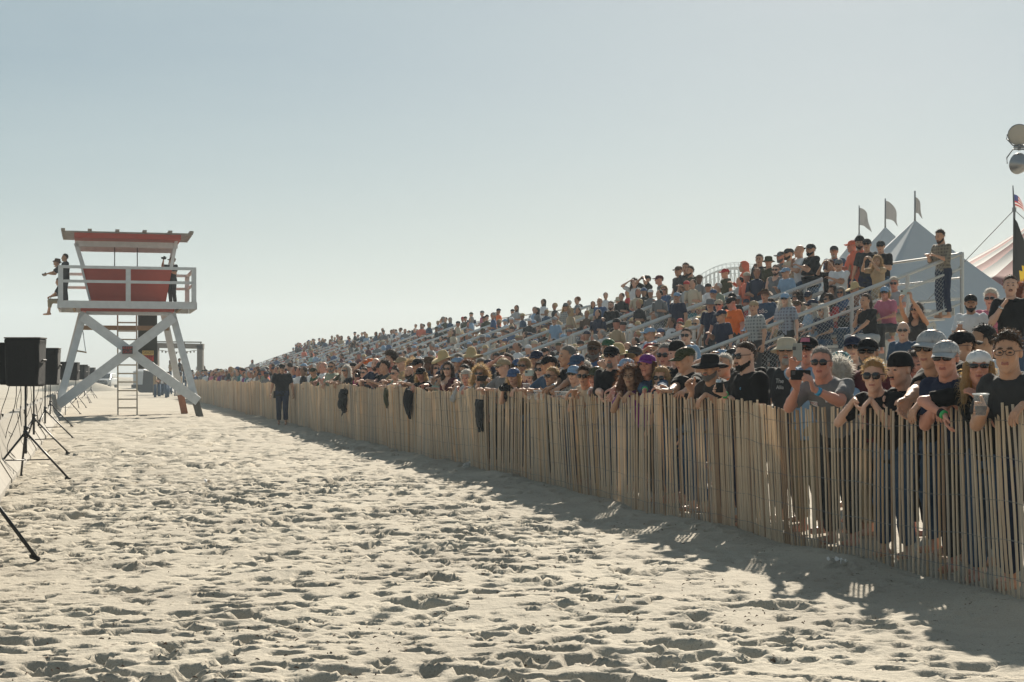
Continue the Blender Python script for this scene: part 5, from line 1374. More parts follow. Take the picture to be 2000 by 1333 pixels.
H['afro'] = hero(762, 688, .45, -75, -60, 0, label='person with a large round brown afro and red shirt', shirt='red', hair='afro', haircol='brown', skin='fair')
H['redface'] = hero(744, 704, .25, -60, -45, 10, label='sunburnt man in dark cap bending forward, black shirt', shirt='black', hat='cap', hatcol='charcoal', skin='red', R=(726,), L=(740,), pose_=dr)
H['shielding'] = hero(722, 698, .60, -60, -45, 2, label='man in navy shirt with orange visor shading his eyes', shirt='navy', hat='cap', hatcol='orange', skin='fair', R='brow')
H['pinkcam'] = hero(698, 722, .15, -45, -22, 4, label='woman in bright pink top raising a small camera', sex='f', shirt='hotpink', hair='long', haircol='auburn', skin='fair', R=(694, 728, -.05), L=(706, 728, .0), pose_=dict(hand='grip', fdirR=(0, -.4, .9), fdirL=(0, -.4, .9)))
H['blackband'] = hero(690, 706, .45, -45, -15, 0, label='man in black headband cap next to the raised camera', shirt='charcoal', hat='backcap', hatcol='black', skin='fair')
H['hand2face'] = hero(672, 713, .15, -55, -45, 6, label='dark-haired woman leaning on the fence, hand at her cheek', sex='f', shirt='olive', hair='long', haircol='brown', skin='tan', R='chin', L=(664,), pose_=dr)
H['sage'] = hero(648, 706, .15, -45, -18, 0, label='bearded man in sage green shirt and sunglasses resting on fence', shirt='sage', hair='short', haircol='brown', glasses='sun', beard='full', beardcol='grey', skin='tan', build=1.12, R=(634,), L=(648,), pose_=dr)
H['baldold'] = hero(631, 707, .20, -70, -65, 6, label='bald red-faced man in white shirt, in profile at the fence', shirt='white', hair='fringe', haircol='white', skin='red', R=(618,), L=(628,), pose_=dr)
H['greenman'] = hero(612, 716, .15, -50, -30, 4, label='man in dark green shirt and cap, next to the bald man', shirt='green', hat='cap', hatcol='olive', skin='tan', R=(602,), L=(612,), pose_=dr)
# second and third row, further up
H['bluetank'] = hero(1160, 661, 1.6, -40, -14, -2, label='dark-skinned bearded man in brown cap, sunglasses and blue shirt', shirt='blue', hat='cap', hatcol='brown', glasses='sun', beard='full', beardcol='grey', skin='brown', s=1.05)
H['greencap2'] = hero(1188, 658, 2.3, -42, -20, 0, label='man in dark green cap behind the bearded man in blue', shirt='charcoal', hat='cap', hatcol='green', skin='fair', s=1.05)
H['lime'] = hero(1221, 681, 1.1, -45, -25, 0, label='man in cap with lime green panel and light blue shirt', shirt='lightblue', hat='cap', hatcol='lime', haircol='grey', skin='fair')
H['brownbeard'] = hero(1240, 672, 1.2, -42, -16, 0, label='brown-bearded man in dark cap and sunglasses, tan shirt', shirt='tan', hat='cap', hatcol='charcoal', glasses='sun', beard='full', beardcol='brown', skin='tan')
H['ponytail'] = hero(1633, 700, .70, -70, -75, 0, label='woman with pale windblown hair behind the phone man', sex='f', shirt='lightblue', hair='curly', haircol='white', skin='fair')
H['tealcap'] = hero(1641, 681, 1.15, -55, -35, 4, label='man in faded teal cap and sunglasses', shirt='charcoal', hat='backcap', hatcol='teal', glasses='sun', haircol='grey', skin='red')
H['navycap3'] = hero(1666, 651, 2.2, -40, -14, -2, label='woman in navy cap and sunglasses, black top, mouth open', sex='f', shirt='black', sleeve='tank', hat='cap', hatcol='navy', hair='tail', haircol='brown', glasses='sun', skin='fair', s=1.05)
H['cap1872'] = hero(1876, 640, .95, -70, -62, 4, label='man in black cap with blue mirrored sunglasses, in profile', shirt='navy', hat='backcap', hatcol='black', glasses='sun', skin='tan')
H['ear'] = hero(1918, 633, 1.7, -75, -95, 2, label='dark-haired man turned away in profile, white shirt', shirt='white', hair='short', haircol='black', skin='olive', s=1.04)
H['denimold'] = hero(1764, 627, 0, -45, -18, 0, zabs=21.9, base=.45, label='balding man in sunglasses and denim shirt', shirt='denim', hair='fringe', haircol='grey', glasses='sun', skin='fair')
H['raisedphone'] = hero(1790, 590, 0, -40, -40, -4, zabs=25.5, base=.89, label='dark-haired woman in dark strap dress raising a phone with both arms', sex='f', shirt='charcoal', sleeve='tank', hair='long', haircol='brown', glasses='sun', skin='tan', R=(1755, 580, 0, 25.2), L=(1777, 580, 0, 25.2), pose_=dict(hand='grip', lean=2, fdirR=(0, -.2, 1), fdirL=(0, -.2, 1)))
# the three on the low platform
pz = .89
H['white'] = hero(1896, 572, zabs=22.0, D=0, yaw=-35, hy=-15, base=pz, label='bearded man in white t-shirt and black cap with a beer, standing high', shirt='white', hat='cap', hatcol='black', beard='full', beardcol='black', skin='tan', R='cup', L='hang', legcol='khaki', pose_=dict(handR='grip', lean=2))
H['pinkshirt'] = hero(1935, 565, zabs=22.6, D=0, yaw=-35, hy=-25, base=pz, label='white-haired person in pink shirt and sunglasses holding a beer', shirt='pink', hair='wavy', haircol='white', glasses='sun', skin='red', R='cup', L='hang', pose_=dict(handR='grip', lean=2))
H['watch'] = hero(1974, 537, zabs=21.4, D=0, yaw=-30, hy=-18, base=pz, label='dark-haired man in black t-shirt touching his chin, watch on wrist', shirt='black', hair='short', haircol='brown', beard='moustache', beardcol='brown', skin='fair', R='chin', L='hang', pose_=dict(lean=2))
H['redhair'] = hero(2001, 552, zabs=23.4, D=0, yaw=-30, hy=10, base=pz, label='red-haired person cut off by the right frame edge', sex='f', shirt='charcoal', hair='curly', haircol='red', skin='fair', pose_=dict(lean=2))
# the man walking on the track
H['walker'] = hero(551, 709, zabs=45.6, D=0, yaw=4, hy=6, hp=2, label='man in black t-shirt and rolled dark jeans walking barefoot on the sand', shirt='black', hat='backcap', hatcol='black', glasses='sun', skin='tan', legcol='navy', build=1.2, R='hang', L='hang', pose_=dict(lean=2, stride=.7, cuff=.14, sleeve='short'))
w = H['walker']
MB().box((-.21, -.02, .86), (.07, .12, .20), taper=.9).build('pouch', BLK, w['root'])

# prints, bands, things held
INK = pm('print_white', (.62, .60, .55), .8); INKY = pm('print_yellow', (.60, .43, .04), .8); INKD = pm('print_brown', (.16, .05, .02), .8); INKB = pm('print_blue', (.12, .35, .55), .8)
print_on(H['powman'], 'PO', .085, INK, (-.07, .04)); print_on(H['powman'], 'R', .045, INK, (-.06, -.04)); print_on(H['powman'], 'Th', .045, INK, (-.07, -.11))
print_on(H['beigehat'], 'The', .06, INK, (-.01, .03)); print_on(H['beigehat'], 'Allianz'[:5], .05, INK, (.0, -.03))
print_on(H['maroon'], 'CTX', .06, INK, (-.03, -.10)); print_on(H['greycap'], 'GRAND', .032, INK, (-.07, .0)); print_on(H['polo'], 'e', .05, INKB, (.08, .03)); print_on(H['whitecap'], '-ARL', .04, INKB, (.02, -.10))
def name_patch(h, off, w, hh, col, txt, inkc):
    V, Q, _ = h['B']['shirt']; tr = BVHTree.FromPolygons([Vector(v) for v in V], [list(map(int, q)) for q in Q]); J = h['J']
    up = J['p3']-J['p1']; up /= np.linalg.norm(up); c = J['p2']+.05*up; n = np.array([0, -up[2], up[1]]); n = -n if n[1] > 0 else n
    P = []; nx = 6
    for j in range(3):
        for i in range(nx+1):
            p = c+np.array([off[0]+(i/nx-.5)*w, 0, 0])+up*(off[1]+(j/2-.5)*hh); hit = tr.ray_cast(Vector(p+n*.4), Vector(-n)); P.append((hit[0]+Vector(n)*.003) if hit[0] is not None else Vector(p+n*.13))
    F = [(j*(nx+1)+i, j*(nx+1)+i+1, (j+1)*(nx+1)+i+1, (j+1)*(nx+1)+i) for j in range(2) for i in range(nx)]
    MB().add(P, F).build('name_patch', cloth(col), h['root']); print_on(h, txt, hh*.8, inkc, off, 'patch_lettering')
name_patch(H['phoneman'], (.085, .035), .10, .04, 'white', 'Fammy', pm('print_navy', (.03, .05, .12), .8)); name_patch(H['phoneman'], (-.09, .0), .09, .04, 'white', 'AMCO', pm('print_red', (.45, .05, .04), .8))
GRB = pm('green_wristband', (.05, .42, .12), .5); SIL = pm('silver_metal', (.55, .55, .53), .25, metal=.9); BLU = pm('blue_beads', (.04, .30, .55), .4)
band(H['whitecap'], 'R', GRB); band(H['whitecap'], 'R', BLK, 'watch_strap', .034, .03, .84); band(H['polo'], 'R', GRB, r=.034); band(H['purple'], 'R', GRB); band(H['phoneman'], 'L', BLU, 'bead_bracelet', .036, .03, .8); band(H['bald'], 'R', SIL, 'watch', .036, .025, .95); band(H['olivecap'], 'R', SIL, 'bracelet', .034, .014, .95); band(H['watch'], 'R', SIL, 'watch', .036, .025, .88)
mid = lambda a, b: (a+b)/2
phone(H['phoneman'], 'black phone held sideways by the man in the grey work shirt', mid(hand_w(H['phoneman'], 'R', .11), hand_w(H['phoneman'], 'L', .11))+Vector((0, -.02, .02)), .16, .08, math.radians(-15))
phone(H['trucker'], 'grey phone held upright beside the trucker cap', hand_w(H['trucker'], 'R', .12)+Vector((.02, -.02, .04)), .078, .155, math.radians(-20), mat=pm('grey_phone', (.26, .27, .25), .4))
phone(H['phoneup'], 'pale phone raised sideways above the crowd at the fence', mid(hand_w(H['phoneup'], 'R', .1), hand_w(H['phoneup'], 'L', .1))+Vector((0, 0, .03)), .16, .08, math.radians(-10), mat=pm('pale_phone', (.42, .50, .47), .3))
phone(H['phoneblonde'], 'black phone held sideways by the curly blonde woman', mid(hand_w(H['phoneblonde'], 'R', .1), hand_w(H['phoneblonde'], 'L', .1))+Vector((0, -.02, .02)), .17, .085, math.radians(-10))
phone(H['raisedphone'], 'pale phone held up by the woman in the dark strap dress', mid(hand_w(H['raisedphone'], 'R', .1), hand_w(H['raisedphone'], 'L', .1))+Vector((0, 0, .03)), .16, .08, 0, mat=pm('pale_phone', (.42, .50, .47), .3))
cup('clear cup of dark drink held over the fence at far right', hand_w(H['glasses'], 'R', .07)+Vector((-.01, -.03, .02)), COLA, .45, 1.12)
cup('clear cup of amber beer at the fence, by the raised phone', F2W(fs(1028, -.05), -.05, FH+.05), BEER, .5, 1.1)
cup('small beer in the hand of the man in white t-shirt', hand_w(H['white'], 'R', .07)+Vector((0, -.03, .05)), BEER, .7)
cup('beer held by the white-haired person in pink', hand_w(H['pinkshirt'], 'R', .07)+Vector((0, -.03, .05)), BEER, .6)
for i, x in enumerate((1036, 1050, 1062, 1092, 1106)): cup('empty clear cup tucked over the fence top, %s of five' % ordn(i), F2W(fs(x, -.04), -.05, FH-.035), None)
c = empty('drink_can', hand_w(H['polo'], 'R', .07)+Vector((-.0, -.02, .03))); tag(c, 'silver can in a black sleeve held by the man in black polo', 'can')
MB().lathe([(.002, -.055), (.033, -.055), (.035, -.05), (.035, .035), (.033, .037)], 16).build('sleeve', BLK, c, True); MB().lathe([(.0325, .03), (.0325, .052), (.027, .062), (.027, .066), (.002, .064)], 16).build('can_top', SIL, c, True)
cg = MB().tube([(0, 0, 0), (-.05, -.04, .015)], .004, 6).build('cigarette', pm('paper', (.75, .72, .68), .8), None, True, hand_w(H['boonie'], 'R', .12)+Vector((0, -.02, .03))); tag(cg, 'thin white cigarette in the hand of the man in wide black hat', 'cigarette')
def camera(label, p, rz=0.):
    o = empty('camera', p, rz); tag(o, label, 'camera'); MB().box((0, 0, 0), (.13, .06, .09)).build('camera_body', BLK, o); MB().lathe([(.036, .03), (.036, .09), (.04, .095), (.04, .12), (.03, .12)], 14).build('lens_barrel', BLM, o, M=Matrix.Rotation(math.pi/2, 4, 'X')); MB().box((0, 0, .055), (.05, .05, .03)).build('viewfinder', BLK, o)
camera('black camera at the fence by the shiny blue cap', hand_w(H['bluecap'], 'R', .08)+Vector((.03, -.05, .02)), -.5); camera('small dark camera raised by the woman in pink', mid(hand_w(H['pinkcam'], 'R', .1), hand_w(H['pinkcam'], 'L', .1)), -.3)
camera('dark camera bottle clutched by the woman in purple cap', hand_w(H['purple'], 'R', .1)+Vector((-.02, -.02, -.03)), -.6) if False else None

# ------------------------------------------------------------------ people on the tower
def tower_person(px_, py_, z, yaw, label, P, **a):
    p = TW(px_, py_, z); P = dict(P); P['seed'] = px_
    B = build_body(P, 'l'); bm, sm, tm = body_mesh_objs(B); root = ob('person', bm)
    place(root, (p.x, p.y, (DECK-.035) if not P.get('seated') else DECK-.45), math.radians(yaw), a.pop('s', 1.02)); dress(root, B['M'], a, sm, tm, False); tag(root, label, 'person')
    PERSONS.append(dict(root=root, z=p.y, x=px_)); return dict(root=root, XM=Matrix.Translation(root.location) @ Matrix.Rotation(math.radians(yaw), 4, 'Z') @ Matrix.Scale(1.02, 4), J=B['J'], P=P, B=B)
T1 = tower_person(131, 0, 56.6, -60, 'tall man in dark clothes standing behind the tower railing at left', dict(hyaw=-5, build=1.15, R='fold', L='fold', sleeve='long'), shirt='charcoal', legcol='charcoal', haircol='brown', skin='olive')
T2 = tower_person(131, 0, 57.8, -80, 'man in dark hat on the tower leaning out with a camera', dict(lean=32, R=(-.1, -.62, 1.12), L=(.1, -.66, 1.10), hand='grip', hpitch=-10), shirt='charcoal', legcol='denim', hat='bucket', hatcol='brown', skin='olive')
camera('long camera held out from the tower by the man in the hat', hand_w(T2, 'R', .09)+Vector((0, -.03, 0)), math.radians(-80))
T3 = tower_person(119, 0, 57.2, -85, 'person sitting on the tower deck edge with bare legs dangling', dict(seated='dangle', lean=10, R='lap', L='lap', legs='trousers', cuff=.45, hpitch=12), shirt='charcoal', legcol='khaki', skin='tan')
T4 = tower_person(334, 0, 57.0, -35, 'man in dark clothes at right on the tower holding a camera up', dict(lean=0, R='phone', L='cup', hyaw=-15, hand='grip'), shirt='charcoal', legcol='charcoal', hat='cap', hatcol='brown', skin='tan')
camera('camera raised by the man at the right of the tower', hand_w(T4, 'R', .09)+Vector((0, -.04, 0)), math.radians(-40))

# ------------------------------------------------------------------ named people in the bleachers
def stander(x, y, label, seated=False, yaw=-50, hy=-20, hp=0, row=None, **a):
    best = None
    for r in range(NR_):
        D = BD+.2+RUN*r+(.28 if seated else 0); z = fz(x, D); hh = W3(x, y, z).z-deck_z(r); e = abs(hh-(1.36 if seated else 1.76))
        if row is not None: e = abs(r-row)
        if best is None or e < best[0]: best = (e, r, D, hh)
    _, r, D, hh = best
    P = dict(a.pop('pose_', {})); P.setdefault('lean', 3 if not seated else 14)
    if seated: P.update(seated=True); P.setdefault('R', 'lap'); P.setdefault('L', 'lap')
    base = deck_z(r)
    s = max(.9, min(1.12, hh/(1.76 if not seated else 1.36)))
    h = hero(x, y, D=D, yaw=yaw, hy=hy, hp=hp, base=base, label=label, pose_=P, lod='l', s=s, R=P.pop('R', None), L=P.pop('L', None), **a)
    if seated: h['root'].location.z = base
    else: h['root'].location.z = base
    h['D'] = D; h['s_'] = fs(x, D)
    return h
ST = []
def st(*k, **a): ST.append(stander(*k, **a)); return ST[-1]
fo = dict(R='fold', L='fold'); cu = dict(R='cup', L='hang', handR='grip'); ph = dict(R='phone', L='phone', hand='grip'); hp_ = dict(R='hip', L='hip')
st(1836, 448, 'man in plaid shirt looking down at the top corner of the bleachers', shirt='plaid', hair='short', haircol='brown', beard='full', beardcol='brown', skin='tan', yaw=-60, hy=-55, hp=18, legcol='navy', pose_=dict(R='cup', L='cup', lean=8, sleeve='roll'), row=9)
st(1720, 468, 'man in black t-shirt and dark cap with hands together, top row', shirt='black', hat='cap', hatcol='charcoal', glasses='sun', skin='tan', yaw=-40, build=1.12, pose_=dict(R='cup', L='cup'))
st(1693, 464, 'man in charcoal shirt and cap with blue mirrored glasses, top row', shirt='charcoal', hat='cap', hatcol='charcoal', glasses='sun', skin='tan', yaw=-30)
st(1679, 460, 'dark-haired man behind the coral shirt on the top row', shirt='coral', hat='beanie', hatcol='black', skin='olive', beard='full', beardcol='black')
st(1665, 467, 'man in coral shirt with orange cap turned left, top row', shirt='coral', hat='cap', hatcol='coral', skin='red', yaw=-80, hy=-75, legcol='navy', pose_=cu)
st(1629, 478, 'grey-bearded man in blue t-shirt and grey cap, top row', shirt='denim', hat='cap', hatcol='charcoal', beard='goatee', beardcol='white', skin='tan', yaw=-35, hy=-15, build=1.1, pose_=dict(R='fold', L='hang'))
st(1583, 474, 'very large man in black t-shirt with long dark beard, top row', shirt='black', hat='cap', hatcol='charcoal', beard='full', beardcol='black', skin='tan', yaw=-75, hy=-50, build=1.35, belly=.07, pose_=fo)
st(1561, 478, 'bald man in white t-shirt with folded arms beside the large bearded man', shirt='white', hair='none', skin='tan', yaw=-70, hy=-75, build=1.1, pose_=dict(R='chin', L='fold'))
st(1540, 483, 'man in tan shirt and dark cap in profile, top row', shirt='beige', hat='cap', hatcol='charcoal', beard='full', skin='tan', yaw=-75, hy=-70)
st(1526, 489, 'man in grey t-shirt and grey cap in profile, top row', shirt='grey', hat='cap', hatcol='grey', beard='full', beardcol='grey', skin='red', yaw=-72, hy=-70)
st(1501, 499, 'man in olive sun hat and dark jacket, top row', shirt='olive', hat='bucket', hatcol='olive', skin='tan', yaw=-60)
st(1483, 496, 'bareheaded dark-haired man at the skyline beside the sun hat', shirt='charcoal', hair='short', haircol='black', skin='tan')
tru = st(1478, 515, 'woman in black shirt with white sleeves and yellow lettering', sex='f', shirt='black', hair='bob', haircol='brown', glasses='sun', skin='fair', yaw=-35, hy=-30, legcol='black', pose_=dict(R='cup', L='cup', sleeve='short'))
print_on(tru, 'TRU', .13, INKY, (0, .0))
st(1515, 517, 'bearded man in grey tank top and sunglasses', shirt='grey', sleeve='tank', hair='short', haircol='brown', beard='full', glasses='sun', skin='fair', yaw=-35, hy=-25, build=1.15, pose_=dict(sleeve='tank'))
st(1452, 510, 'person in coral orange hooded jacket with the hood up', shirt='coral', hat='hood', hatcol='coral', hair='none', skin='tan', yaw=-85, hy=-80, legcol='khaki', pose_=dict(sleeve='long', R='cup', L='hang'))
st(1416, 523, 'man in dark olive t-shirt and red cap turned left', shirt='olive', hat='cap', hatcol='red', skin='tan', yaw=-75, hy=-70, build=1.1, pose_=cu)
st(1347, 519, 'stocky man in dark olive t-shirt leaning on the rail at the skyline', shirt='olive', hair='short', haircol='brown', beard='full', skin='tan', yaw=-65, hy=-60, build=1.15, pose_=dict(R='cup', L='cup', lean=8))
st(1339, 513, 'tall man behind the stocky man at the skyline', shirt='charcoal', hair='short', haircol='brown', skin='tan')
st(1325, 518, 'man in dark grey shirt and cap at the left of three men', shirt='charcoal', hat='cap', hatcol='brown', skin='tan', yaw=-60, hy=-50)
st(1287, 536, 'man in grey t-shirt and red cap bending forward', shirt='grey', hat='cap', hatcol='maroon', skin='red', yaw=-80, hy=-80, pose_=dict(lean=18))
st(1263, 536, 'man in black t-shirt and dark cap lifting binoculars', shirt='black', hat='cap', hatcol='charcoal', skin='tan', yaw=-70, hy=-60, pose_=dict(R='brow', L='brow'))
st(1239, 543, 'woman in white top with both hands at her eyes', sex='f', shirt='white', hair='long', haircol='brown', skin='fair', yaw=-40, pose_=dict(R='brow', L='brow'))
st(1297, 558, 'woman in blue t-shirt with fair hair, arms crossed', sex='f', shirt='blue', hair='bob', haircol='blond', glasses='sun', skin='red', yaw=-45, hy=-20, pose_=fo)
st(1322, 569, 'man in navy shirt and light blue cap beside the woman in blue', shirt='navy', hat='cap', hatcol='lightblue', skin='tan', yaw=-50, build=1.1)
st(1327, 598, 'seated man in grey t-shirt and camouflage cap', seated=True, shirt='grey', hat='cap', hatcol='olive', skin='tan', yaw=-40)
org = st(1428, 578, 'man in bright orange t-shirt and black cap looking down', shirt='orange', hat='cap', hatcol='black', skin='red', yaw=-55, hy=-65, hp=16, build=1.2, pose_=dict(lean=8, R='hang', L='hang'))
print_on(org, 'STRIPES', .06, INKD, (.0, .0))
cb = st(1494, 565, 'person in brown cowboy hat and denim jacket over printed t-shirt', shirt='denim', hat='cowboy', hatcol='brown', hair='under', skin='tan', yaw=-35, hy=-25, build=1.1, pose_=dict(sleeve='long'))
print_on(cb, 'o8o', .14, INK, (.0, -.04))
st(1533, 570, 'person in light blue cap and plaid shirt, long pale hair', sex='f', shirt='plaid_blue', hat='cap', hatcol='lightblue', hair='long', haircol='white', glasses='sun', skin='fair', yaw=-40)
st(1472, 585, 'man in tan cap and pale patterned shirt between orange and denim', shirt='plaid_grey', hat='backcap', hatcol='tan', skin='tan', yaw=-60)
st(1387, 582, 'man in grey bucket hat and navy shirt', shirt='navy', hat='bucket', hatcol='grey', skin='tan', yaw=-45)
st(1404, 583, 'man in beige cap and red sunglasses', shirt='navy', hat='cap', hatcol='beige', glasses='sun', skin='red', yaw=-50)
st(1430, 570, 'person in black letter cap behind the orange t-shirt', shirt='black', hat='cap', hatcol='black', skin='tan', yaw=-45)
st(1393, 563, 'man in bright blue cap behind the grey bucket hat', shirt='navy', hat='cap', hatcol='blue', skin='tan')
big = st(1193, 588, 'red-bearded man in black t-shirt and khaki shorts standing tall', shirt='black', hair='short', haircol='brown', beard='full', beardcol='auburn', skin='fair', yaw=-40, hy=-20, legcol='khaki', build=1.12, pose_=dict(R='cup', L='hang'))
st(1171, 581, 'man in slate blue t-shirt next to the red-bearded man', shirt='blue', hair='fringe', haircol='grey', skin='tan', yaw=-45)
st(1208, 576, 'woman in light sun hat behind the rail', seated=True, sex='f', shirt='tan', hat='bucket', hatcol='beige', skin='fair')
st(1105, 590, 'woman in plaid jacket and cap with long hair', sex='f', shirt='plaid_grey', hat='cap', hatcol='grey', hair='long', haircol='blond', glasses='sun', skin='tan', yaw=-35, pose_=dict(sleeve='long'))
st(1083, 617, 'man in light blue shirt and pale cap standing at the aisle', shirt='lightblue', hat='cap', hatcol='lightgrey', skin='tan', yaw=-50)
st(1022, 624, 'man in vivid orange shirt low in the bleachers', seated=True, shirt='orange', hair='short', skin='olive')
st(1690, 571, 'woman in black shirt seated behind the chain-link, hand at her cheek', seated=True, sex='f', shirt='black', hair='tail', haircol='brown', skin='tan', yaw=-60, hy=-55, legcol='lightgrey', pose_=dict(R='chin', L='knee'))
st(1746, 540, 'white-haired man in light shirt and sunglasses behind the chain-link', seated=True, shirt='lightgrey', hair='wavy', haircol='white', glasses='sun', skin='red', yaw=-45, hy=-20)
st(1728, 556, 'woman in pale pink shirt and cap beside the white-haired man', seated=True, sex='f', shirt='pink', hat='cap', hatcol='lightblue', hair='bob', haircol='blond', glasses='sun', skin='red')
st(1340, 640, 'boy in light blue t-shirt and sunglasses near the lower rail', seated=False, shirt='lightblue', hair='short', haircol='brown', glasses='sun', skin='fair', row=0)
H_ALL = list(PERSONS)

# ------------------------------------------------------------------ the rest of the crowd: templates
TP = []
def tp(kind, **P): P['seed'] = len(TP)*1.7; B = build_body(P, 'l'); TP.append((kind, P, B, body_mesh_objs(B)))
for hy, le, R_, L_, sx, bd in ((20, 16, 'rest', 'rest', 'm', 1.1), (35, 22, 'rest', 'rest', 'f', .95), (-10, 12, 'rest', 'rest', 'm', 1.2), (28, 26, 'rest', 'chin', 'f', 1.), (10, 20, 'rest', 'rest', 'm', .98)):
    tp('lean', lean=le, R=R_, L=L_, sex=sx, build=bd, hyaw=hy, hand='relax')
for hy, hp, R_, L_, sx, bd in ((25, 0, 'hang', 'hang', 'm', 1.), (10, 4, 'fold', 'fold', 'm', 1.15), (40, -2, 'hang', 'hip', 'f', .95), (-15, 2, 'cup', 'hang', 'm', 1.05), (20, -4, 'brow', 'hang', 'm', 1.), (30, 0, 'phone', 'phone', 'f', 1.), (0, 8, 'cup', 'cup', 'm', 1.2), (45, 0, 'hang', 'cup', 'f', 1.05)):
    tp('stand', lean=3, R=R_, L=L_, sex=sx, build=bd, hyaw=hy, hpitch=hp, hand='relax')
for hy, hp, R_, L_, sx, bd, le in ((20, 0, 'lap', 'lap', 'm', 1.1, 12), (35, 2, 'knee', 'knee', 'f', 1., 22), (0, 10, 'lap', 'chin', 'm', 1.05, 18), (25, -3, 'brow', 'lap', 'm', 1.1, 8), (-20, 0, 'cup', 'lap', 'f', .95, 10), (15, 0, 'fold', 'fold', 'm', 1.2, 6)):
    tp('sit', seated=True, lean=le, R=R_, L=L_, sex=sx, build=bd, hyaw=hy, hpitch=hp, hand='relax')
CR = random.Random(21)
SHC = ['black']*9+['charcoal']*5+['navy']*6+['grey']*5+['lightgrey']*3+['white']*5+['blue']*3+['lightblue']*4+['denim']*3+['olive']*3+['tan']*2+['beige']*2+['maroon']*2+['red', 'orange', 'coral', 'teal', 'green', 'sage', 'mint', 'pink', 'purple', 'plaid', 'plaid_blue', 'plaid_grey', 'brown']
def attrs(sex):
    a = dict(shirt=CR.choice(SHC), skin=CR.choices(['fair', 'tan', 'red', 'olive', 'brown'], [4, 5, 3, 2, .5])[0], legcol=CR.choice(['denim', 'navy', 'khaki', 'black', 'charcoal']))
    a['haircol'] = CR.choices(['brown', 'black', 'grey', 'white', 'blond', 'auburn'], [6, 2, 4, 2, 3 if sex == 'f' else 1, 1])[0]
    if sex == 'm':
        a['hair'] = CR.choices(['short', 'wavy', 'fringe', 'none'], [6, 2, 2, 1])[0]
        if CR.random() < .55: a['hat'] = CR.choices(['cap', 'backcap', 'bucket', 'straw', 'cowboy'], [9, 1.5, 1.2, .8, .4])[0]
        if CR.random() < .35: a['beard'] = CR.choice(['full', 'goatee'])
    else:
        a['hair'] = CR.choices(['long', 'bob', 'curly', 'tail', 'bun'], [5, 3, 2, 2, 1])[0]
        if CR.random() < .28: a['hat'] = CR.choices(['cap', 'straw', 'bucket'], [6, 1, 1])[0]
    if a.get('hat') in ('cap', 'backcap', 'bucket'): a['hatcol'] = CR.choice(['black']*4+['navy']*3+['charcoal', 'grey', 'lightgrey', 'white', 'olive', 'beige', 'red', 'blue', 'lightblue', 'tan', 'brown'])
    elif a.get('hat') == 'straw': a['hatcol'] = 'straw'
    elif a.get('hat'): a['hatcol'] = 'brown'
    if CR.random() < .55: a['glasses'] = 'sun'
    return a
occ = []
for h in H_ALL:
    p = h['root'].location; d = np.array([p.x, p.y])-FP0; occ.append((float(d.dot(FT)), float(d.dot(FN))))
NH = len(occ)
spots = []
def free(s, D, r=.40): return all((s-a)**2+(D-b)**2 > r*r for a, b in occ)
for row, (D0, dens) in enumerate(((.42, 1.), (.92, 1.), (1.45, .85), (2.05, .75), (2.7, .6), (3.4, .5), (4.1, .35))):
    s = -1.6; k = 0
    while s < 92:
        s += CR.uniform(.46, .72)
        dd = dens*(1 if s > 14 else .8 if s > 8 else .45 if row else .9)
        if CR.random() > dd: continue
        D = D0+CR.uniform(-.12, .12)
        if not free(s, D, .58 if (row < 2 and s < 9) else .40): continue
        if row > 3 and s < 12: continue
        occ.append((s, D)); spots.append(dict(kind='lean' if row == 0 else 'stand', s=s, D=D, base=0., row=row, n=k)); k += 1
for u in range(UNITS):
    for r in range(NR_):
        s = S_END+PITCH*u+.25; k = 0
        while s < S_END+PITCH*u+LEN-.2:
            fill = .80 if r < 9 else .55
            if u == 0 and r < 3: fill = .6
            if CR.random() < fill:
                standing = (r >= 8 and CR.random() < .45) or CR.random() < .06
                D = BD+.2+RUN*r+(0 if standing else .26)+CR.uniform(-.04, .04)
                if PX(F2W(s, D, 1))[0] > 1745 and r > 5: pass
                elif free(s, D, .36) and all((s-a_)**2+(D-b_)**2 > .3 or D < BD-.3 for a_, b_ in occ[:NH]):
                    occ.append((s, D)); spots.append(dict(kind='stand' if standing else 'sit', s=s, D=D, base=deck_z(r), unit=u, row=r, n=k)); k += 1
            s += CR.uniform(.48, .66)
for i, sp in enumerate(spots):
    p = F2W(sp['s'], sp['D'], sp['base']); sp['p'] = p; sp['x'] = PX(p)[0]
spots = [q for q in spots if -60 < q['x'] < 2060]
spots.sort(key=lambda q: q['p'].y)
NIND = 300-len(PERSONS)
names = {'m': 'man', 'f': 'woman'}
hatn = dict(cap='cap', backcap='backward cap', bucket='sun hat', straw='straw hat', cowboy='cowboy hat')
used = {}
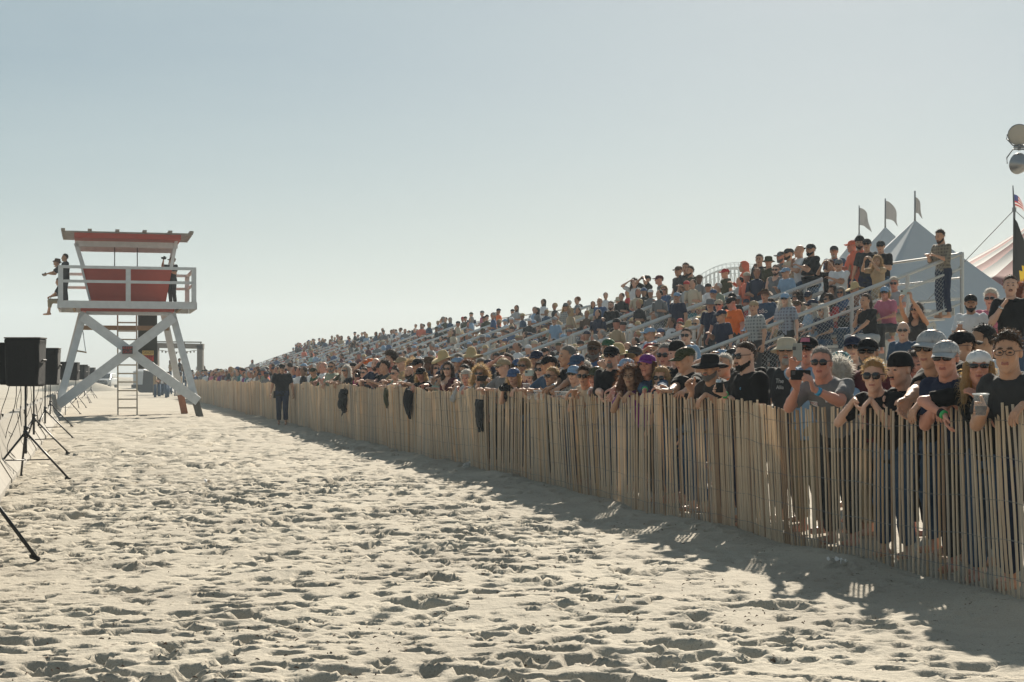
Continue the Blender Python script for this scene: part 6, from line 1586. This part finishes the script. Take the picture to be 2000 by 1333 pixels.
for sp in spots[:NIND]:
    kind, P, B, (bm, sm, tm) = CR.choice([t for t in TP if t[0] == sp['kind']])
    a = attrs(P['sex']); root = ob('person', bm)
    yaw = CR.gauss(-52, 14) if sp['kind'] != 'lean' else CR.gauss(-55, 8)
    sc = CR.gauss(1.0 if P['sex'] == 'm' else .94, .04)
    place(root, sp['p'], math.radians(yaw), sc); dress(root, B['M'], a, sm, tm, True)
    cn = lambda c: CLOTHN.get(c, c.replace('plaid_', '').replace('blue', 'blue') if not c.startswith('plaid') else 'plaid')
    d = '%s in %s shirt' % (names[P['sex']], cn(a['shirt']))
    if a.get('hat'): d += ' and %s %s' % (cn(a['hatcol']) if a['hatcol'] != 'straw' else 'pale', hatn[a['hat']])
    if 'unit' in sp: d += ', %s bench, %s bleacher, %s along' % (ordn(sp['row']), ordn(sp['unit']), ordn(sp['n']))
    else: d += ', %s row behind fence, %s from right' % (ordn(sp['row']), ordn(sp['n']))
    tag(root, d, 'person', 'spectators seated and standing in the bleachers' if 'unit' in sp else 'spectators packed behind the slat fence')

# far spectators, past the three hundred: one mass
def low_person(sit, hat, longhair):
    V = []; F = []; C = []                      # C: 0 shirt 1 skin 2 hair/hat 3 legs
    def add(mb, c):
        n = len(V); V.extend(mb.v); F.extend([tuple(i+n for i in f) for f in mb.f]); C.extend([c]*len(mb.v))
    z0 = .45 if sit else .86
    add(MB().lathe([(.13, 0), (.165, .04), (.155, .2), (.18, .42), (.15, .53), (.06, .58)], 8, 1, .66, (0, 0, z0), True), 0)
    hz_ = z0+.72
    add(MB().lathe([(.045, -.14), (.05, -.09), (.072, -.05), (.078, .02), (.06, .08), (.02, .115)], 8, 1, 1.2, (0, -.02, hz_), True), 1)
    if hat: add(MB().lathe([(.09 if hat == 1 else .17, .035), (.092, .05), (.08, .10), (.03, .135)], 8, 1, 1.2, (0, -.01, hz_), True), 2)
    else: add(MB().lathe([(.078, -.02 if not longhair else -.16), (.09, .03), (.075, .09), (.03, .125)], 8, 1, 1.12, (0, .015, hz_), True), 2)
    for sg in (-1, 1):
        add(MB().tube([(sg*.19, 0, z0+.5), (sg*.235, .02, z0+.24)], [.06, .055], 5), 0); add(MB().tube([(sg*.235, .02, z0+.25), (sg*.12, -.24, z0+.16+.1*(sg > 0))], [.042, .035], 5), 1)
        if sit: add(MB().tube([(sg*.09, .05, .5), (sg*.12, -.36, .48), (sg*.12, -.32, .05)], .07, 4), 3)
        else: add(MB().tube([(sg*.09, 0, .9), (sg*.1, 0, .02)], .075, 4), 3)
    return np.array(V), F, np.array(C)
LP = {(s_, h_, l_): low_person(s_, h_, l_) for s_ in (0, 1) for h_ in (0, 1, 2) for l_ in (0, 1)}
AV, AF, AC, off = [], [], [], 0
for sp in spots[NIND:]:
    sex = CR.choice('mmf'); a = attrs(sex); sit = 1 if sp['kind'] == 'sit' else 0
    hat = 0 if not a.get('hat') else (2 if a['hat'] in ('straw', 'cowboy', 'bucket') else 1)
    V, F, C = LP[(sit, hat, 1 if sex == 'f' else 0)]
    an = math.radians(CR.gauss(-50, 25)); R3 = rotz(an)*CR.gauss(.98, .05)
    AV.append(V @ R3.T+np.array(sp['p'])); AF += [tuple(i+off for i in f) for f in F]; off += len(V)
    shirt = CLOTHC.get(a['shirt'], (.2, .2, .2)); sk = dict(fair=(.50, .29, .2), tan=(.38, .2, .125), red=(.44, .2, .135), olive=(.3, .175, .11), brown=(.15, .08, .05))[a['skin']]
    top = CLOTHC.get(a.get('hatcol'), (.1, .1, .1)) if hat else HAIRC[a['haircol']]
    pal = np.array([shirt, sk, top, CLOTHC[a['legcol']]]); AC.append(pal[C])
# a few more under the far arch
for k in range(26):
    x = CR.uniform(300, 398); z = CR.uniform(100, 135); V, F, C = LP[(0, CR.choice((0, 0, 1)), CR.choice((0, 1)))]
    p = W3(x, 735, z); p.z = CR.choice((0, 0, .9)); R3 = rotz(CR.uniform(-2, 2)); AV.append(V @ R3.T+np.array(p)); AF += [tuple(i+off for i in f) for f in F]; off += len(V); AC.append(np.array([CLOTHC[CR.choice(['black', 'brown', 'tan', 'grey', 'white'])], (.38, .2, .125), HAIRC['brown'], CLOTHC['denim']])[C])
me = mesh('far_crowd', np.concatenate(AV), AF, [], smooth=True)
ca = me.color_attributes.new('Col', 'FLOAT_COLOR', 'POINT'); cc = np.concatenate(AC); ca.data.foreach_set('color', np.concatenate([cc, np.ones((len(cc), 1))], 1).astype(np.float32).ravel())
cm = pm('crowd_cloth', (.2, .2, .2), .9); t = cm.node_tree; at = t.nodes.new('ShaderNodeAttribute'); at.attribute_name = 'Col'; t.links.new(at.outputs['Color'], t.nodes['Principled BSDF'].inputs['Base Color']); me.materials.append(cm)
tag(ob('far_crowd', me), 'far spectators merging into one mass along fence and bleachers', kind='stuff')

# ------------------------------------------------------------------ things hung on the fence, litter
def cloth_lump(name, label, cat, x, top, w, hgt, mat, seed, taper=.6, strap=False, thick=.06):
    s = fs(x); D = fence_D(s)-.03-thick*.5; n = 7; sec = []
    for i in range(n):
        u = i/(n-1); bulge = math.sin(math.pi*min(1, .12+.88*u)**.8)*.7+.3
        sec.append(((.015*math.sin(u*5+seed), -thick*.35*math.sin(u*3.1), -hgt*u), w*.5*(1-(1-taper)*u*u)*(1+.08*math.sin(u*7+seed)), max(.022, thick*bulge*(1-.45*u))))
    V, Q = nets([(_loft(sec), .02, 'u')], .013, lambda F, X, Y, Z: F+.010*np.sin(X*42+seed+2.2*np.sin(Z*9+seed))*np.sin(Z*7+seed*2)+.005*np.sin(X*95+Z*35+seed)*np.sin(Y*60+Z*20)+np.where(Z < -hgt*.86, .03*np.sin(X*30+seed)**2, 0))
    o = ob(name, mesh(name, V, Q, [mat], smooth=True), None, F2W(s, D, top)); o.rotation_euler = (0, 0, math.radians(-75+8*math.sin(seed*2))); tag(o, label, cat)
    if strap:
        MB().tube([(-w*.2, -.03, 0), (-w*.25, .06, .10), (w*.2, .06, .10), (w*.2, -.03, 0)], .010, 6).build('strap', mat, o, True); MB().tube([(0, -.06, -hgt*.95), (.02, -.09, -hgt*1.15), (.08, -.06, -hgt*.98)], .008, 6).build('loop', mat, o, True)
        V, Q = nets([(_el((0, -thick*.95, -hgt*.62), (w*.34, .05, hgt*.22)), .02, 'u')], .012); ob('pocket', mesh('pocket', V, Q, [mat], smooth=True), o)
    return o
cloth_lump('backpack', 'black backpack hanging by its loop on the slat fence', 'backpack', 680, 1.10, .36, .52, BLK, 1, .8, True, .13)
cloth_lump('hanging_cloth', 'short dark olive cloth hanging over the fence top', 'cloth', 771, 1.17, .30, .36, cloth('olive'), 2, .9, False, .07)
cloth_lump('jacket', 'black jacket draped over the fence below the girl in black cap', 'jacket', 812, 1.18, .44, .54, cloth('black'), 3, .45, False, .09)
cloth_lump('jacket', 'dark printed jacket hanging at the fence joint', 'jacket', 944, 1.06, .24, .48, cloth('charcoal'), 4, .6, False, .06)
def bottle(label, p, r):
    o = empty('plastic_bottle', p); o.rotation_euler = r; tag(o, label, 'bottle'); MB().lathe([(.002, 0), (.03, 0), (.032, .01), (.032, .13), (.02, .17), (.013, .18), (.013, .2)], 14).build('bottle_wall', CUPM, o, True); MB().lathe([(.0145, .19), (.0145, .21), (.002, .211)], 12).build('bottle_cap', INK, o, True)
bottle('crushed clear plastic bottle lying at the foot of the fence', F2W(fs(934), -.22, .05), (1.2, .3, .4))
def scrap(label, x, y, sz, seed):
    z = FPX*CAMH/(y-HOR); p = W3(x, y, z); n = 6; V = []; F = []
    for j in range(4):
        for i in range(n): V.append((sz*(i/(n-1)-.5)*(1-.2*abs(j-1.5)), sz*.35*(j/3-.5), .035+.02*math.sin(i*1.3+seed)+.012*math.cos(j*2+seed)))
    for j in range(3):
        for i in range(n-1): F.append((j*n+i, j*n+i+1, (j+1)*n+i+1, (j+1)*n+i))
    o = ob('paper_scrap', mesh('paper_scrap', V, F, [pm('paper', (.75, .72, .68), .8)], smooth=True), None, (p.x, p.y, .0)); o.rotation_euler = (0, 0, seed); tag(o, label, 'litter', 'paper scraps on the sand')
scrap('curled white scrap in the fence shadow, left of two', 1628, 1104, .14, .6); scrap('curled white scrap in the fence shadow, right of two', 1648, 1108, .13, 1.5)
scrap('small white scrap on the sunlit sand at middle left', 405, 945, .16, 2.2); scrap('white scrap near the middle of the track', 1212, 1182, .08, .2)
# dry seaweed bits
WV = MB(); wr = random.Random(9)
for k in range(1500):
    y = 6.5*math.exp(wr.random()*1.5); x = wr.uniform(-.36, .36)*y
    D = (x-FP0[0])*FN[0]+(y-FP0[1])*FN[1]
    if D > -.1: continue
    if vnoise(np.array([x*.8]), np.array([y*.5]), 44)[0] < .5: continue
    a = wr.uniform(0, 6.28); L = wr.uniform(.010, .032); p = Vector((x, y, wr.uniform(-.01, .012))); d = Vector((math.cos(a), math.sin(a), wr.uniform(-.1, .25)))*L
    WV.tube([p, p+d*.5+Vector((0, 0, .004)), p+d], [.003, .005, .001], 3, cap=False)
tag(WV.build('seaweed_crumbs', pm('dry_weed', (.09, .05, .03), .9, .4)), 'dry brown seaweed crumbs scattered over the sand', 'seaweed', kind='stuff')
